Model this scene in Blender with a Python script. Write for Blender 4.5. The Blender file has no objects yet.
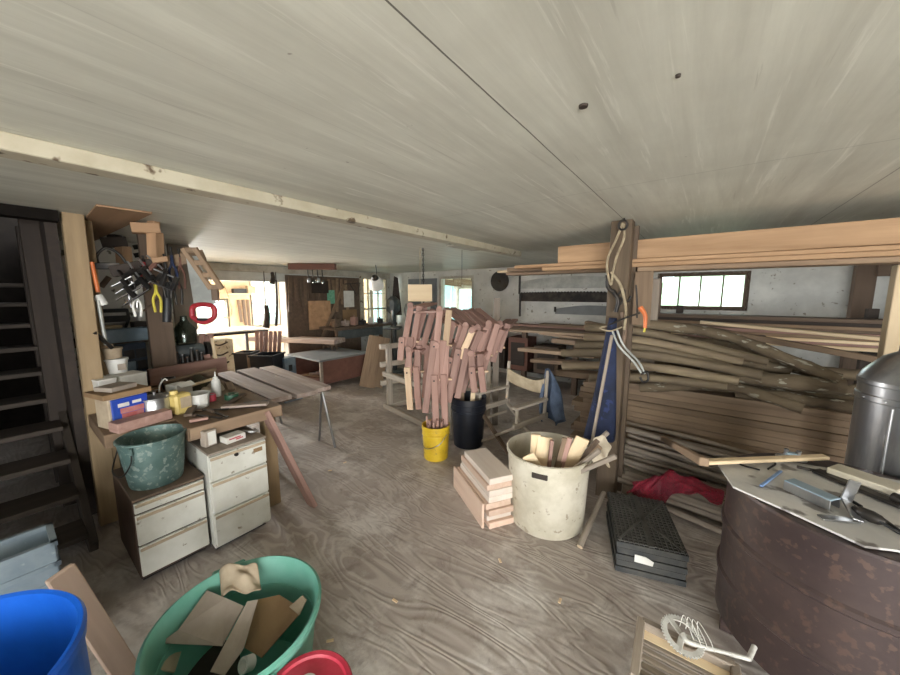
import bpy, bmesh, math, random
from mathutils import Vector, Matrix, Euler, Quaternion
random.seed(7)
C = bpy.context.scene.collection
sc = bpy.context.scene
# ------------------------------------------------------------------ camera, sky, light, exposure
cam = bpy.data.objects.new('camera', bpy.data.cameras.new('camera'))
C.objects.link(cam)
cam.location = (0, 0, 1.75)
cam.rotation_euler = (math.radians(90 - 7.35), 0, math.atan2(.6, .8))
cam.data.sensor_width = 36
cam.data.lens = 337 / 900 * 36
cam.data.clip_start = .03
sc.camera = cam
w = bpy.data.worlds.new('overcast_sky'); sc.world = w; w.use_nodes = True
bg = w.node_tree.nodes['Background']
bg.inputs[0].default_value = (.93, .97, 1, 1); bg.inputs[1].default_value = 5.0
sc.view_settings.view_transform = 'Standard'; sc.view_settings.look = 'None'
sc.view_settings.gamma = 1; sc.view_settings.exposure = 0.6
sc.cycles.use_denoising = True
sc.cycles.max_bounces = 10; sc.cycles.diffuse_bounces = 6; sc.cycles.transparent_max_bounces = 12
def area(name, loc, rot, sx, sy, e, col=(1, 1, 1), portal=False):
    l = bpy.data.lights.new(name, 'AREA'); l.shape = 'RECTANGLE'; l.size = sx; l.size_y = sy; l.energy = e; l.color = col
    o = bpy.data.objects.new(name, l); C.objects.link(o); o.location = loc; o.rotation_euler = rot
    if portal: l.cycles.is_portal = True
    return o
R90 = math.radians(90)
# daylight entering through the big doorway behind the camera and the windows, plus an added fill lamp
area('doorway_daylight', (1.7, -4.15, 1.15), (math.radians(66), 0, math.radians(12)), 4.2, 2.1, 135, (1, .995, .98))
area('added_far_room_fill', (-10.05, 1.9, 1.4), (0, math.radians(-72), 0), 1.5, 1.3, 480, (1, .99, .97))  # added fill lamp in an unseen far-room opening, brightens the middle floor
area('side_door_daylight', (4.25, -2.6, 1.15), (0, math.radians(68), 0), 2.0, 2.2, 215, (1, .995, .98))
area('window_portal', (-7.25, 6.1, 1.6), (0, -R90, 0), 1.25, .82, 0, portal=True)
area('window_portal', (-4.82, 6.8, 1.6), (-R90, 0, 0), .97, 1.15, 0, portal=True)
area('window_portal', (-.06, 6.8, 1.8), (-R90, 0, 0), 1.12, .55, 0, portal=True)
area('far_room_daylight', (-8.7, 5.85, 1.3), (-R90, 0, 0), 2.4, 2.0, 95, (1, .97, .92))

# ------------------------------------------------------------------ materials
def S(h):
    h = h.lstrip('#'); v = [int(h[i:i + 2], 16) / 255 for i in (0, 2, 4)]
    return tuple(x / 12.92 if x <= .04045 else ((x + .055) / 1.055) ** 2.4 for x in v) + (1,)
def newmat(n):
    m = bpy.data.materials.new(n); m.use_nodes = True
    nt = m.node_tree; return m, nt, nt.nodes['Principled BSDF']
def N(nt, t, **k):
    n = nt.nodes.new(t)
    for a, v in k.items():
        if a in n.inputs: n.inputs[a].default_value = v
        else: setattr(n, a, v)
    return n
def coords(nt, scale=(1, 1, 1), rnd=True):
    tc = N(nt, 'ShaderNodeTexCoord'); mp = N(nt, 'ShaderNodeMapping'); mp.inputs['Scale'].default_value = scale
    if rnd:
        oi = N(nt, 'ShaderNodeObjectInfo'); mu = N(nt, 'ShaderNodeMath', operation='MULTIPLY'); mu.inputs[1].default_value = 37.
        nt.links.new(oi.outputs['Random'], mu.inputs[0])
        ad = N(nt, 'ShaderNodeVectorMath', operation='ADD')
        nt.links.new(tc.outputs['Object'], ad.inputs[0]); nt.links.new(mu.outputs[0], ad.inputs[1])
        nt.links.new(ad.outputs[0], mp.inputs[0]); return mp, oi
    nt.links.new(tc.outputs['Object'], mp.inputs[0]); return mp, None
def ramp(nt, fac, stops):
    r = N(nt, 'ShaderNodeValToRGB'); e = r.color_ramp.elements
    while len(e) < len(stops): e.new(.5)
    for i, (p, c) in enumerate(stops): e[i].position = p; e[i].color = c
    nt.links.new(fac, r.inputs[0]); return r
def mixc(nt, fac, a, b, mode='MIX'):
    m = N(nt, 'ShaderNodeMix', data_type='RGBA', blend_type=mode)
    for s, v in ((0, fac), (6, a), (7, b)):
        if isinstance(v, (int, float)): m.inputs[s].default_value = v
        elif isinstance(v, tuple): m.inputs[s].default_value = v
        else: nt.links.new(v, m.inputs[s])
    return m.outputs[2]
def bump(nt, b, h, s=.3, d=.01):
    n = N(nt, 'ShaderNodeBump'); n.inputs['Strength'].default_value = s; n.inputs['Distance'].default_value = d
    nt.links.new(h, n.inputs['Height']); nt.links.new(n.outputs[0], b.inputs['Normal'])
def wood(n, a, b, c=None, freq=1.6, across=22, rough=.75, vary=.25):
    m, nt, bs = newmat(n)
    mp, oi = coords(nt, (freq, across, across))
    t = N(nt, 'ShaderNodeTexNoise', Scale=1., Detail=5., Roughness=.6, Distortion=.4); nt.links.new(mp.outputs[0], t.inputs['Vector'])
    r = ramp(nt, t.outputs[0], [(.3, S(a)), (.72, S(b))])
    mp2, _ = coords(nt, (1.5, 4, 4))
    t2 = N(nt, 'ShaderNodeTexNoise', Scale=1.6, Detail=4.); nt.links.new(mp2.outputs[0], t2.inputs['Vector'])
    r2 = ramp(nt, t2.outputs[0], [(.45, (0, 0, 0, 1)), (.75, (1, 1, 1, 1))])
    col = mixc(nt, r2.outputs[0], r.outputs[0], S(c or a))
    hs = N(nt, 'ShaderNodeHueSaturation'); mr = N(nt, 'ShaderNodeMapRange'); mr.inputs[3].default_value = 1 - vary; mr.inputs[4].default_value = 1 + vary
    nt.links.new(oi.outputs['Random'], mr.inputs[0]); nt.links.new(mr.outputs[0], hs.inputs['Value']); nt.links.new(col, hs.inputs['Color']); hs.inputs['Saturation'].default_value = .84
    nt.links.new(hs.outputs[0], bs.inputs['Base Color']); bs.inputs['Roughness'].default_value = rough
    bump(nt, bs, t.outputs[0], .25, .004); return m
def blotch(n, a, b, scale=6., lo=.4, hi=.65, rough=.6, metal=0., c=None, cs=40., chi=.7, bmp=.1, stretch=(1, 1, 1), spec=None):
    """paint, plastic, metal or cloth with worn patches"""
    m, nt, bs = newmat(n)
    mp, oi = coords(nt, stretch)
    t = N(nt, 'ShaderNodeTexNoise', Scale=scale, Detail=6., Roughness=.62); nt.links.new(mp.outputs[0], t.inputs['Vector'])
    r = ramp(nt, t.outputs[0], [(lo, S(a)), (hi, S(b))]); col = r.outputs[0]
    t2 = N(nt, 'ShaderNodeTexNoise', Scale=cs, Detail=3.); nt.links.new(mp.outputs[0], t2.inputs['Vector'])
    if c:
        r2 = ramp(nt, t2.outputs[0], [(chi - .06, (0, 0, 0, 1)), (chi, (1, 1, 1, 1))]); col = mixc(nt, r2.outputs[0], col, S(c))
    nt.links.new(col, bs.inputs['Base Color']); bs.inputs['Roughness'].default_value = rough; bs.inputs['Metallic'].default_value = metal
    if spec is not None: bs.inputs['Specular IOR Level'].default_value = spec
    if bmp: bump(nt, bs, t2.outputs[0], bmp, .004)
    return m
def glass(n, tint='#f4fbfb'):
    m, nt, bs = newmat(n); out = nt.nodes['Material Output']
    tr = N(nt, 'ShaderNodeBsdfTransparent'); tr.inputs[0].default_value = S(tint)
    gl = N(nt, 'ShaderNodeBsdfGlossy', Roughness=.05); mx = N(nt, 'ShaderNodeMixShader'); mx.inputs[0].default_value = .06
    nt.links.new(tr.outputs[0], mx.inputs[1]); nt.links.new(gl.outputs[0], mx.inputs[2]); nt.links.new(mx.outputs[0], out.inputs[0]); return m
def floor_mat():
    m, nt, bs = newmat('worn_plywood_floor')
    mp, _ = coords(nt, (.55, 2.2, 1), False)
    t = N(nt, 'ShaderNodeTexNoise', Scale=1.5, Detail=3., Roughness=.5, Distortion=.5); nt.links.new(mp.outputs[0], t.inputs['Vector'])
    mu = N(nt, 'ShaderNodeMath', operation='MULTIPLY'); mu.inputs[1].default_value = 95.; nt.links.new(t.outputs[0], mu.inputs[0])
    si = N(nt, 'ShaderNodeMath', operation='SINE'); nt.links.new(mu.outputs[0], si.inputs[0])
    gr = ramp(nt, si.outputs[0], [(.1, S('#a0958d')), (.85, S('#bab1a8'))])
    mp2, _ = coords(nt, (1, 1, 1), False)
    tm = N(nt, 'ShaderNodeTexNoise', Scale=1.3, Detail=4.); nt.links.new(mp2.outputs[0], tm.inputs['Vector'])
    mk = ramp(nt, tm.outputs[0], [(.4, (.1, .1, .1, 1)), (.6, (.9, .9, .9, 1))]); grc = mixc(nt, mk.outputs[0], S('#aaa097'), gr.outputs[0])
    t2 = N(nt, 'ShaderNodeTexNoise', Scale=2.2, Detail=8., Roughness=.68); nt.links.new(mp2.outputs[0], t2.inputs['Vector'])
    pale = ramp(nt, t2.outputs[0], [(.5, (0, 0, 0, 1)), (.62, (1, 1, 1, 1))])
    col = mixc(nt, pale.outputs[0], grc, S('#cac4bd'))
    t3 = N(nt, 'ShaderNodeTexNoise', Scale=5., Detail=9., Roughness=.75, Distortion=.6); nt.links.new(mp2.outputs[0], t3.inputs['Vector'])
    dk = ramp(nt, t3.outputs[0], [(.53, (0, 0, 0, 1)), (.7, (.7, .7, .7, 1))])
    col = mixc(nt, dk.outputs[0], col, S('#77685e'))
    t4 = N(nt, 'ShaderNodeTexNoise', Scale=60., Detail=3.); nt.links.new(mp2.outputs[0], t4.inputs['Vector'])
    sp = ramp(nt, t4.outputs[0], [(.66, (0, 0, 0, 1)), (.72, (.7, .7, .7, 1))])
    col = mixc(nt, sp.outputs[0], col, S('#b9ab98'))
    nt.links.new(col, bs.inputs['Base Color']); bs.inputs['Roughness'].default_value = .5; bs.inputs['Specular IOR Level'].default_value = .5
    ad = N(nt, 'ShaderNodeMath', operation='ADD'); nt.links.new(si.outputs[0], ad.inputs[0]); nt.links.new(t3.outputs[0], ad.inputs[1])
    bump(nt, bs, ad.outputs[0], .25, .004); return m
def ceiling_mat():
    m, nt, bs = newmat('painted_plywood_ceiling')
    mp, _ = coords(nt, (7, .5, 1), False)
    t = N(nt, 'ShaderNodeTexNoise', Scale=1.3, Detail=7., Roughness=.65, Distortion=.3); nt.links.new(mp.outputs[0], t.inputs['Vector'])
    a = ramp(nt, t.outputs[0], [(.3, S('#bcbcb0')), (.7, S('#dadbcf'))])
    mp2, _ = coords(nt, (1, 1, 1), False)
    t2 = N(nt, 'ShaderNodeTexNoise', Scale=1.1, Detail=8., Roughness=.65); nt.links.new(mp2.outputs[0], t2.inputs['Vector'])
    b = ramp(nt, t2.outputs[0], [(.38, (0, 0, 0, 1)), (.75, (.6, .6, .6, 1))])
    col = mixc(nt, b.outputs[0], a.outputs[0], S('#aeada1'))
    t3 = N(nt, 'ShaderNodeTexNoise', Scale=16., Detail=2.); nt.links.new(mp2.outputs[0], t3.inputs['Vector'])
    sp = ramp(nt, t3.outputs[0], [(.77, (0, 0, 0, 1)), (.79, (.7, .7, .7, 1))])
    col = mixc(nt, sp.outputs[0], col, S('#6f675c'))
    mp4, _ = coords(nt, (26, 1.1, 1), False)
    t5 = N(nt, 'ShaderNodeTexNoise', Scale=1.0, Detail=5., Roughness=.7, Distortion=.5); nt.links.new(mp4.outputs[0], t5.inputs['Vector'])
    wr = ramp(nt, t5.outputs[0], [(.58, (0, 0, 0, 1)), (.7, (.7, .7, .7, 1))]); col = mixc(nt, wr.outputs[0], col, S('#e2e2d8'))
    dr = ramp(nt, t5.outputs[0], [(.26, (.55, .55, .55, 1)), (.36, (0, 0, 0, 1))]); col = mixc(nt, dr.outputs[0], col, S('#8f8c80'))
    # thin open joints between the sheets
    sx = N(nt, 'ShaderNodeSeparateXYZ'); tc = N(nt, 'ShaderNodeTexCoord'); nt.links.new(tc.outputs['Object'], sx.inputs[0])
    wob = N(nt, 'ShaderNodeMath', operation='MULTIPLY_ADD'); wob.inputs[1].default_value = .012; nt.links.new(t2.outputs[0], wob.inputs[0]); nt.links.new(sx.outputs[0], wob.inputs[2])
    for x0, wd, st in ((-.537, .0025, .85), (-1.05, .002, .12), (.67, .003, .6)):
        s = N(nt, 'ShaderNodeMath', operation='COMPARE'); s.inputs[1].default_value = x0; s.inputs[2].default_value = wd
        nt.links.new(wob.outputs[0], s.inputs[0])
        g = N(nt, 'ShaderNodeMath', operation='MULTIPLY'); g.inputs[1].default_value = st; nt.links.new(s.outputs[0], g.inputs[0])
        col = mixc(nt, g.outputs[0], col, S('#3c362e'))
    for y0, wd, st in ((2.06, .003, .3), (-.38, .003, .5)):
        s = N(nt, 'ShaderNodeMath', operation='COMPARE'); s.inputs[1].default_value = y0; s.inputs[2].default_value = wd
        nt.links.new(sx.outputs[1], s.inputs[0])
        g = N(nt, 'ShaderNodeMath', operation='MULTIPLY'); g.inputs[1].default_value = st; nt.links.new(s.outputs[0], g.inputs[0])
        col = mixc(nt, g.outputs[0], col, S('#4a443c'))
    nt.links.new(col, bs.inputs['Base Color']); bs.inputs['Roughness'].default_value = .55
    bump(nt, bs, t.outputs[0], .3, .006); return m
M = dict(
    floor=floor_mat(), ceil=ceiling_mat(),
    cream=blotch('chipped_cream_paint', '#b8b19d', '#a79e88', 4, rough=.6, c='#5a4a38', cs=12, chi=.67),
    white_wall=blotch('whitewashed_wall', '#b9bab6', '#cfd0cb', 2.5, rough=.8, c='#8b877e', cs=14, chi=.72),
    tool_wall=blotch('white_pegboard_wall', '#d2d0c8', '#dedcd4', 3, rough=.8, c='#6f6a60', cs=12, chi=.7),
    grey_paint=blotch('grey_paint', '#6d7173', '#7c8082', 3, rough=.6),
    trimw=blotch('old_white_trim', '#b8b3a6', '#9c9688', 5, rough=.7),
    ply=wood('new_plywood', '#b68b5c', '#8f6840', '#a77c4f', .8, 9),
    palewall=wood('pale_plywood_wall', '#e3c7a0', '#cba679', '#d8b98e', .7, 6),
    lumber=wood('sawn_lumber', '#c79c6a', '#8f6638', '#ad8354', .8, 11, vary=.12),
    oak=wood('weathered_post_wood', '#7a6449', '#58462f', '#685340', 1, 18),
    post=wood('yellowed_post_wood', '#a58a60', '#7d6644', '#93784f', 1, 14, vary=.1),
    cedar=wood('red_cedar', '#ad8576', '#8d6354', '#9c7262', 1.5, 20, vary=.22),
    cedarpale=wood('pale_cedar_sapwood', '#d9bb94', '#c29c74', '#cfae87', 1.5, 20),
    block=wood('pale_beech_blocks', '#d8b9a0', '#bf9a80', '#cbab92', 1.2, 14, vary=.15),
    tan=wood('tan_boards', '#967a59', '#705740', '#826749', 1.2, 16, vary=.2),
    grey=wood('grey_weathered_wood', '#a0917f', '#7d6f60', '#8d7f6f', 1.2, 20, vary=.18),
    brown=wood('old_brown_wood', '#6f5845', '#51402f', '#5f4b39', 1.2, 16, vary=.2),
    dark=wood('dark_stained_wood', '#403227', '#2a201a', '#33281f', 1.2, 14, vary=.2),
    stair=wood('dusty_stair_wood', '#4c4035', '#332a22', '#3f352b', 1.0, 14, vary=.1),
    redply=wood('red_brown_plywood', '#7a4a36', '#5f3727', '#6b3f2e', 1.0, 9),
    pine=wood('fresh_pine', '#e5cda3', '#d3b381', '#dcc194', 1.2, 16, vary=.12),
    slab=wood('rough_slab_wood', '#b3a194', '#7e6658', '#957f72', 1.4, 16, vary=.12),
    plank=wood('stacked_plank_wood', '#9d8262', '#725a41', '#866c50', .9, 18, vary=.16),
    bark=blotch('lichened_bark', '#786a55', '#514537', 5, c='#a5a08f', cs=20, chi=.665, rough=.9, bmp=.6, stretch=(.5, 1.5, 1.5)),
    peeled=wood('peeled_pole_wood', '#93815f', '#65543f', '#7d6b52', 2.0, 14, vary=.32),
    cut=wood('cut_end_wood', '#d6c09c', '#b79c76', '#c7ae89', 8, 8),
    rust=blotch('rusty_drum_steel', '#3c3130', '#4a3d3a', 3, rough=.42, metal=.3, c='#54433c', cs=30, chi=.62, bmp=.25),
    sheetm=blotch('dusty_sheet_metal', '#bdbbb7', '#d4d1cb', 5, rough=.55, metal=.1, c='#7b7672', cs=9, chi=.64),
    steel=blotch('galvanised_steel', '#8d8e90', '#b6b7b8', 3, rough=.28, metal=.9, stretch=(2, 2, .4)),
    darksteel=blotch('dark_tool_steel', '#2c2b2b', '#48433e', 9, rough=.45, metal=.7),
    black=blotch('black_plastic', '#151617', '#26282b', 7, rough=.5),
    blackbin=blotch('navy_black_plastic', '#10131b', '#1b202b', 6, rough=.4),
    crate=blotch('dusty_black_crate_plastic', '#303233', '#4b4a46', 9, rough=.6),
    green=blotch('teal_green_plastic', '#62a08d', '#74ac9b', 5, rough=.5),
    barrel=blotch('blue_barrel_plastic', '#1450b4', '#1a61cc', 3, rough=.38),
    tote=blotch('blue_grey_plastic', '#78868f', '#8d9aa2', 5, rough=.5, c='#9aa5ab', cs=18, chi=.7),
    whitebin=blotch('chalky_white_plastic', '#cdc6b5', '#b0a893', 4, rough=.5, c='#9a8f7c', cs=22, chi=.7),
    yellow=blotch('yellow_plastic', '#d6b62e', '#c4a029', 6, rough=.42, c='#a58a35', cs=25, chi=.68),
    redlid=blotch('red_plastic', '#b02c40', '#c64a58', 6, rough=.4),
    patina=blotch('verdigris_galvanised', '#4f6763', '#667d78', 7, rough=.5, metal=.25, c='#83918a', cs=34, chi=.62, bmp=.15),
    cabinet=blotch('off_white_enamel', '#d6d5cc', '#c5c3b8', 4, rough=.45, c='#8d8472', cs=20, chi=.72),
    cabside=blotch('brown_cabinet_steel', '#5d4a3d', '#4a3b31', 5, rough=.5),
    card=blotch('grey_cardboard', '#a3978a', '#8f8377', 5, rough=.85),
    card2=blotch('brown_cardboard', '#8f7454', '#7d6346', 5, rough=.85),
    kraft=blotch('crumpled_kraft_paper', '#b5a48c', '#9f8e77', 8, rough=.85),
    denim=blotch('blue_denim', '#56647a', '#3d485a', 9, rough=.9, bmp=.3),
    navy=blotch('navy_canvas', '#1d2744', '#12182b', 6, rough=.85, c='#26335c', cs=18, chi=.66),
    canvas=blotch('dirty_canvas', '#b8a98e', '#9f9076', 7, rough=.9),
    rag=blotch('dirty_white_rag', '#c9bda8', '#ab9d86', 8, rough=.9),
    rope=blotch('old_rope', '#a6987e', '#857861', 20, rough=.9),
    net=blotch('red_mesh_net', '#8e2036', '#6d1528', 9, rough=.7),
    lattice=blotch('grey_crate_lattice', '#4c4b48', '#62605b', 9, rough=.6),
    stairdark=wood('shade_toned_stairwell_boards', '#211b16', '#15110e', '#1a1512', 1, 10),  # near-black colour stands in for the shade of the unlit stairwell
    paleblue=blotch('pale_blue_plastic', '#6f8fbe', '#86a2cc', 6, rough=.5),
    worn=blotch('worn_white_paint', '#c4c2bb', '#a8a59d', 14, rough=.5, metal=.2),
    greyl=wood('pale_weathered_wood', '#bdb09c', '#94887a', '#a99c89', 1.2, 20, vary=.12),
    paleblock=wood('bleached_block_wood', '#e0d2c4', '#cdb9a6', '#d8c6b5', 1.2, 14, vary=.1),
    benchtop=wood('stained_bench_wood', '#8a6d4c', '#5d4731', '#6f5639', 1., 14, vary=.1),
    whitep=blotch('white_plastic', '#e4e3de', '#cfcec8', 6, rough=.4),
    paper=blotch('white_paper', '#dcdad3', '#cbc8bf', 7, rough=.8),
    bluebox=blotch('blue_printed_card', '#2140a8', '#27499c', 6, rough=.5),
    redprint=blotch('faded_red_print', '#a85a58', '#b8807c', 12, rough=.6),
    yjug=blotch('yellowed_plastic', '#d8c27c', '#c4ac62', 6, rough=.45),
    organizer=blotch('blue_black_case', '#1d2a3a', '#2a394a', 8, rough=.45),
    bluelid=blotch('slate_blue_enamel', '#63737f', '#7a8a94', 6, rough=.4),
    orange=blotch('orange_plastic', '#d0713a', '#b95f2e', 8, rough=.45),
    greencloth=blotch('dark_green_plastic', '#1f4a35', '#2d5c44', 8, rough=.5),
    leather=blotch('olive_canvas', '#4f4a38', '#3c3829', 8, rough=.85),
    machine=blotch('grey_machine_enamel', '#3f4547', '#545a5b', 6, rough=.45),
    redh=blotch('red_saw_handle', '#8e1f28', '#a93038', 9, rough=.5),
    sawblade=blotch('dull_saw_steel', '#9a9d99', '#b8bab5', 5, rough=.45, metal=.3),
    bluesteel=blotch('pale_blue_steel', '#8fa5b4', '#a9bcc8', 5, rough=.4, metal=.3),
    grass=blotch('grass', '#7fa05a', '#5f8544', 2, rough=.9),
    leaf=blotch('leaves', '#9db08e', '#bccbb0', 8, rough=.8),
    aqua=blotch('pale_aqua_siding', '#b9dfe0', '#a4d2d6', 3, rough=.7),
    gravel=blotch('pale_gravel_yard', '#b5b0a5', '#9d978b', 5, rough=.9),
    yellowtag=blotch('yellow_handle', '#c2b43a', '#a89a2c', 8, rough=.5),
    greenp=blotch('green_poster', '#5c9a80', '#79b39a', 20, rough=.6),
    glass=glass('window_glass'),
    bottle=glass('clear_bottle_glass', '#cfd8d4'),
)
def netmat():
    m = blotch('red_mesh_net_open', '#9a2239', '#731a2e', 9, rough=.7); nt = m.node_tree; bs = nt.nodes['Principled BSDF']
    ck = N(nt, 'ShaderNodeTexNoise', Scale=160.); tc = N(nt, 'ShaderNodeTexCoord'); nt.links.new(tc.outputs['Object'], ck.inputs['Vector'])
    r = ramp(nt, ck.outputs[0], [(.40, (.25, .25, .25, 1)), (.52, (1, 1, 1, 1))]); nt.links.new(r.outputs[0], bs.inputs['Alpha']); return m
M['net'] = netmat()
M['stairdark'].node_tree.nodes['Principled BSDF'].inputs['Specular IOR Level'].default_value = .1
# ------------------------------------------------------------------ mesh helpers
def link(name, me, mat, parent=None, mtx=None):
    o = bpy.data.objects.new(name, me); C.objects.link(o)
    for m in (mat if isinstance(mat, (list, tuple)) else [mat]): me.materials.append(M[m] if isinstance(m, str) else m)
    if parent: o.parent = parent
    if mtx is not None: o.matrix_local = mtx
    return o
def fin(name, bm, mat, parent=None, mtx=None, smooth=False):
    bmesh.ops.recalc_face_normals(bm, faces=bm.faces)
    me = bpy.data.meshes.new(name); bm.to_mesh(me); bm.free()
    if smooth:
        for p in me.polygons: p.use_smooth = True
        try: me.set_sharp_from_angle(angle=math.radians(40))
        except Exception: pass
    return link(name, me, mat, parent, mtx)
def tag(o, label=None, cat=None, group=None, kind=None):
    if label: o['label'] = label
    if cat: o['category'] = cat
    if group: o['group'] = group
    if kind: o['kind'] = kind
    return o
def root(name, loc, label, cat, group=None, rz=0.):
    o = bpy.data.objects.new(name, None); C.objects.link(o); o.location = loc; o.rotation_euler = (0, 0, rz); o.empty_display_size = .1
    return tag(o, label, cat, group)
def a_box(bm, c, s, rot=None, bev=0.):
    g = bmesh.ops.create_cube(bm, size=1)
    mx = Matrix.Translation(c) @ (rot.to_4x4() if rot else Matrix()) @ Matrix.Diagonal((*s, 1))
    bmesh.ops.transform(bm, matrix=mx, verts=g['verts'])
    if bev:
        es = list({e for v in g['verts'] for e in v.link_edges}); bmesh.ops.bevel(bm, geom=es, offset=bev, segments=1, affect='EDGES')
def frame_mtx(p0, p1, up=(0, 0, 1)):
    p0, p1 = Vector(p0), Vector(p1); x = (p1 - p0).normalized(); u = Vector(up)
    if abs(x.dot(u.normalized())) > .98: u = Vector((0, 1, 0))
    y = u.cross(x).normalized(); z = x.cross(y)
    m = Matrix((x, y, z)).transposed().to_4x4(); m.translation = (p0 + p1) / 2; return m, (p1 - p0).length
def box(name, c, s, mat, parent=None, rot=(0, 0, 0), bev=.003):
    bm = bmesh.new(); a_box(bm, (0, 0, 0), s, None, min(bev, min(s) * .3))
    return fin(name, bm, mat, parent, Matrix.Translation(c) @ Euler(rot).to_matrix().to_4x4())
def bar(name, p0, p1, w_, h_, mat, parent=None, up=(0, 0, 1), bev=.004):
    """a straight board: w_ across, h_ along the up vector"""
    mx, L = frame_mtx(p0, p1, up); bm = bmesh.new(); a_box(bm, (0, 0, 0), (L, w_, h_), None, min(bev, min(w_, h_) * .25))
    return fin(name, bm, mat, parent, mx)
def a_tube(bm, pts, rs, seg=10, cap=True, mats=None):
    pts = [Vector(p) for p in pts]; rs = rs if isinstance(rs, (list, tuple)) else [rs] * len(pts)
    rings = []; prev = None
    for i, p in enumerate(pts):
        t = (pts[min(i + 1, len(pts) - 1)] - pts[max(i - 1, 0)]).normalized()
        if prev is None:
            u = Vector((0, 0, 1)) if abs(t.z) < .95 else Vector((1, 0, 0)); n = t.cross(u).normalized()
        else: n = (prev - t * prev.dot(t)).normalized()
        prev = n; b = t.cross(n)
        rings.append([bm.verts.new(p + (n * math.cos(a) + b * math.sin(a)) * rs[i]) for a in [2 * math.pi * k / seg for k in range(seg)]])
    for a, b in zip(rings, rings[1:]):
        for k in range(seg): bm.faces.new((a[k], a[(k + 1) % seg], b[(k + 1) % seg], b[k]))
    if cap:
        for r in (rings[0][::-1], rings[-1]):
            f = bm.faces.new(r)
            if mats is not None: f.material_index = mats
def smooth_pts(pts, n=6):
    pts = [Vector(p) for p in pts]
    if len(pts) < 3: return pts
    P = [pts[0] * 2 - pts[1]] + pts + [pts[-1] * 2 - pts[-2]]; out = []
    for i in range(1, len(P) - 2):
        for k in range(n):
            t = k / n; a, b, c, d = P[i - 1], P[i], P[i + 1], P[i + 2]
            out.append(.5 * ((2 * b) + (c - a) * t + (2 * a - 5 * b + 4 * c - d) * t * t + (3 * b - a - 3 * c + d) * t ** 3))
    out.append(pts[-1]); return out
def tube(name, pts, r, mat, parent=None, seg=10, sm=True, n=6):
    bm = bmesh.new(); p = smooth_pts(pts, n) if sm else pts
    if isinstance(r, (list, tuple)) and len(r) != len(p): r = [r[0] + (r[-1] - r[0]) * i / (len(p) - 1) for i in range(len(p))]
    a_tube(bm, p, r, seg); return fin(name, bm, mat, parent, smooth=True)
def a_lathe(bm, prof, seg=32, mtx=None):
    rings = []
    for r, z in prof:
        if r < 1e-5: rings.append([bm.verts.new((0, 0, z))])
        else: rings.append([bm.verts.new((r * math.cos(2 * math.pi * k / seg), r * math.sin(2 * math.pi * k / seg), z)) for k in range(seg)])
    vs = [v for r in rings for v in r]
    for a, b in zip(rings, rings[1:]):
        for k in range(seg):
            q = [a[k % len(a)], a[(k + 1) % seg % len(a)], b[(k + 1) % seg % len(b)], b[k % len(b)]]
            u = []
            for v in q:
                if v not in u: u.append(v)
            if len(u) > 2: bm.faces.new(u)
    if mtx is not None: bmesh.ops.transform(bm, matrix=mtx, verts=vs)
def lathe(name, prof, mat, parent=None, loc=(0, 0, 0), seg=32, rot=(0, 0, 0)):
    bm = bmesh.new(); a_lathe(bm, prof, seg)
    return fin(name, bm, mat, parent, Matrix.Translation(loc) @ Euler(rot).to_matrix().to_4x4(), smooth=True)
def prism(name, poly, th, mat, parent=None, mtx=None, bev=0.):
    """2D outline in local XY given thickness along local Z (centred)"""
    bm = bmesh.new(); f = bm.faces.new([bm.verts.new((x, y, -th / 2)) for x, y in poly])
    g = bmesh.ops.extrude_face_region(bm, geom=[f]); bmesh.ops.translate(bm, vec=(0, 0, th), verts=[v for v in g['geom'] if isinstance(v, bmesh.types.BMVert)])
    if bev: bmesh.ops.bevel(bm, geom=list(bm.edges), offset=bev, segments=1, affect='EDGES')
    return fin(name, bm, mat, parent, mtx)
def sheet(name, grid, th, mat, parent=None, sub=1):
    bm = bmesh.new(); V = [[bm.verts.new(p) for p in row] for row in grid]
    for i in range(len(V) - 1):
        for j in range(len(V[0]) - 1): bm.faces.new((V[i][j], V[i][j + 1], V[i + 1][j + 1], V[i + 1][j]))
    o = fin(name, bm, mat, parent, smooth=True)
    if sub: s = o.modifiers.new('sub', 'SUBSURF'); s.levels = s.render_levels = sub
    s = o.modifiers.new('thick', 'SOLIDIFY'); s.thickness = th; s.offset = 0; return o
def log(name, pts, r, mat, label, cat, group, end='cut', flat=1., r2=None):
    p = smooth_pts(pts, 6); n = len(p); ph = random.random() * 9
    r2 = r2 or r * .85
    rs = [(r + (r2 - r) * i / (n - 1)) * (1 + .08 * math.sin(i * 1.3 + ph) + .04 * math.sin(i * 2.9 + ph)) for i in range(n)]
    if n < 4:
        a, b = p[0], p[-1]; p = [a.lerp(b, t / 8) + Vector((0, .006 * math.sin(t + ph), .006 * math.cos(1.4 * t + ph))) for t in range(9)]
        rs = [(r + (r2 - r) * t / 8) * (1 + .08 * math.sin(t * 1.7 + ph)) for t in range(9)]
    rs = [q * (1.0 if cat != 'pole' or r < .035 else 1.14) for q in rs]; mx, L = frame_mtx(p[0], p[-1]); inv = mx.inverted()
    bm = bmesh.new(); a_tube(bm, [inv @ q for q in p], rs, 9, True, 1)
    o = fin(name, bm, [mat, end], None, mx, smooth=True)
    return tag(o, label, cat, group)
ORD = 'first second third fourth fifth sixth seventh eighth ninth tenth eleventh twelfth thirteenth fourteenth fifteenth sixteenth'.split()
def struct(o, label=None):
    o['kind'] = 'structure'
    if label: o['label'] = label
    return o
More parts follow.
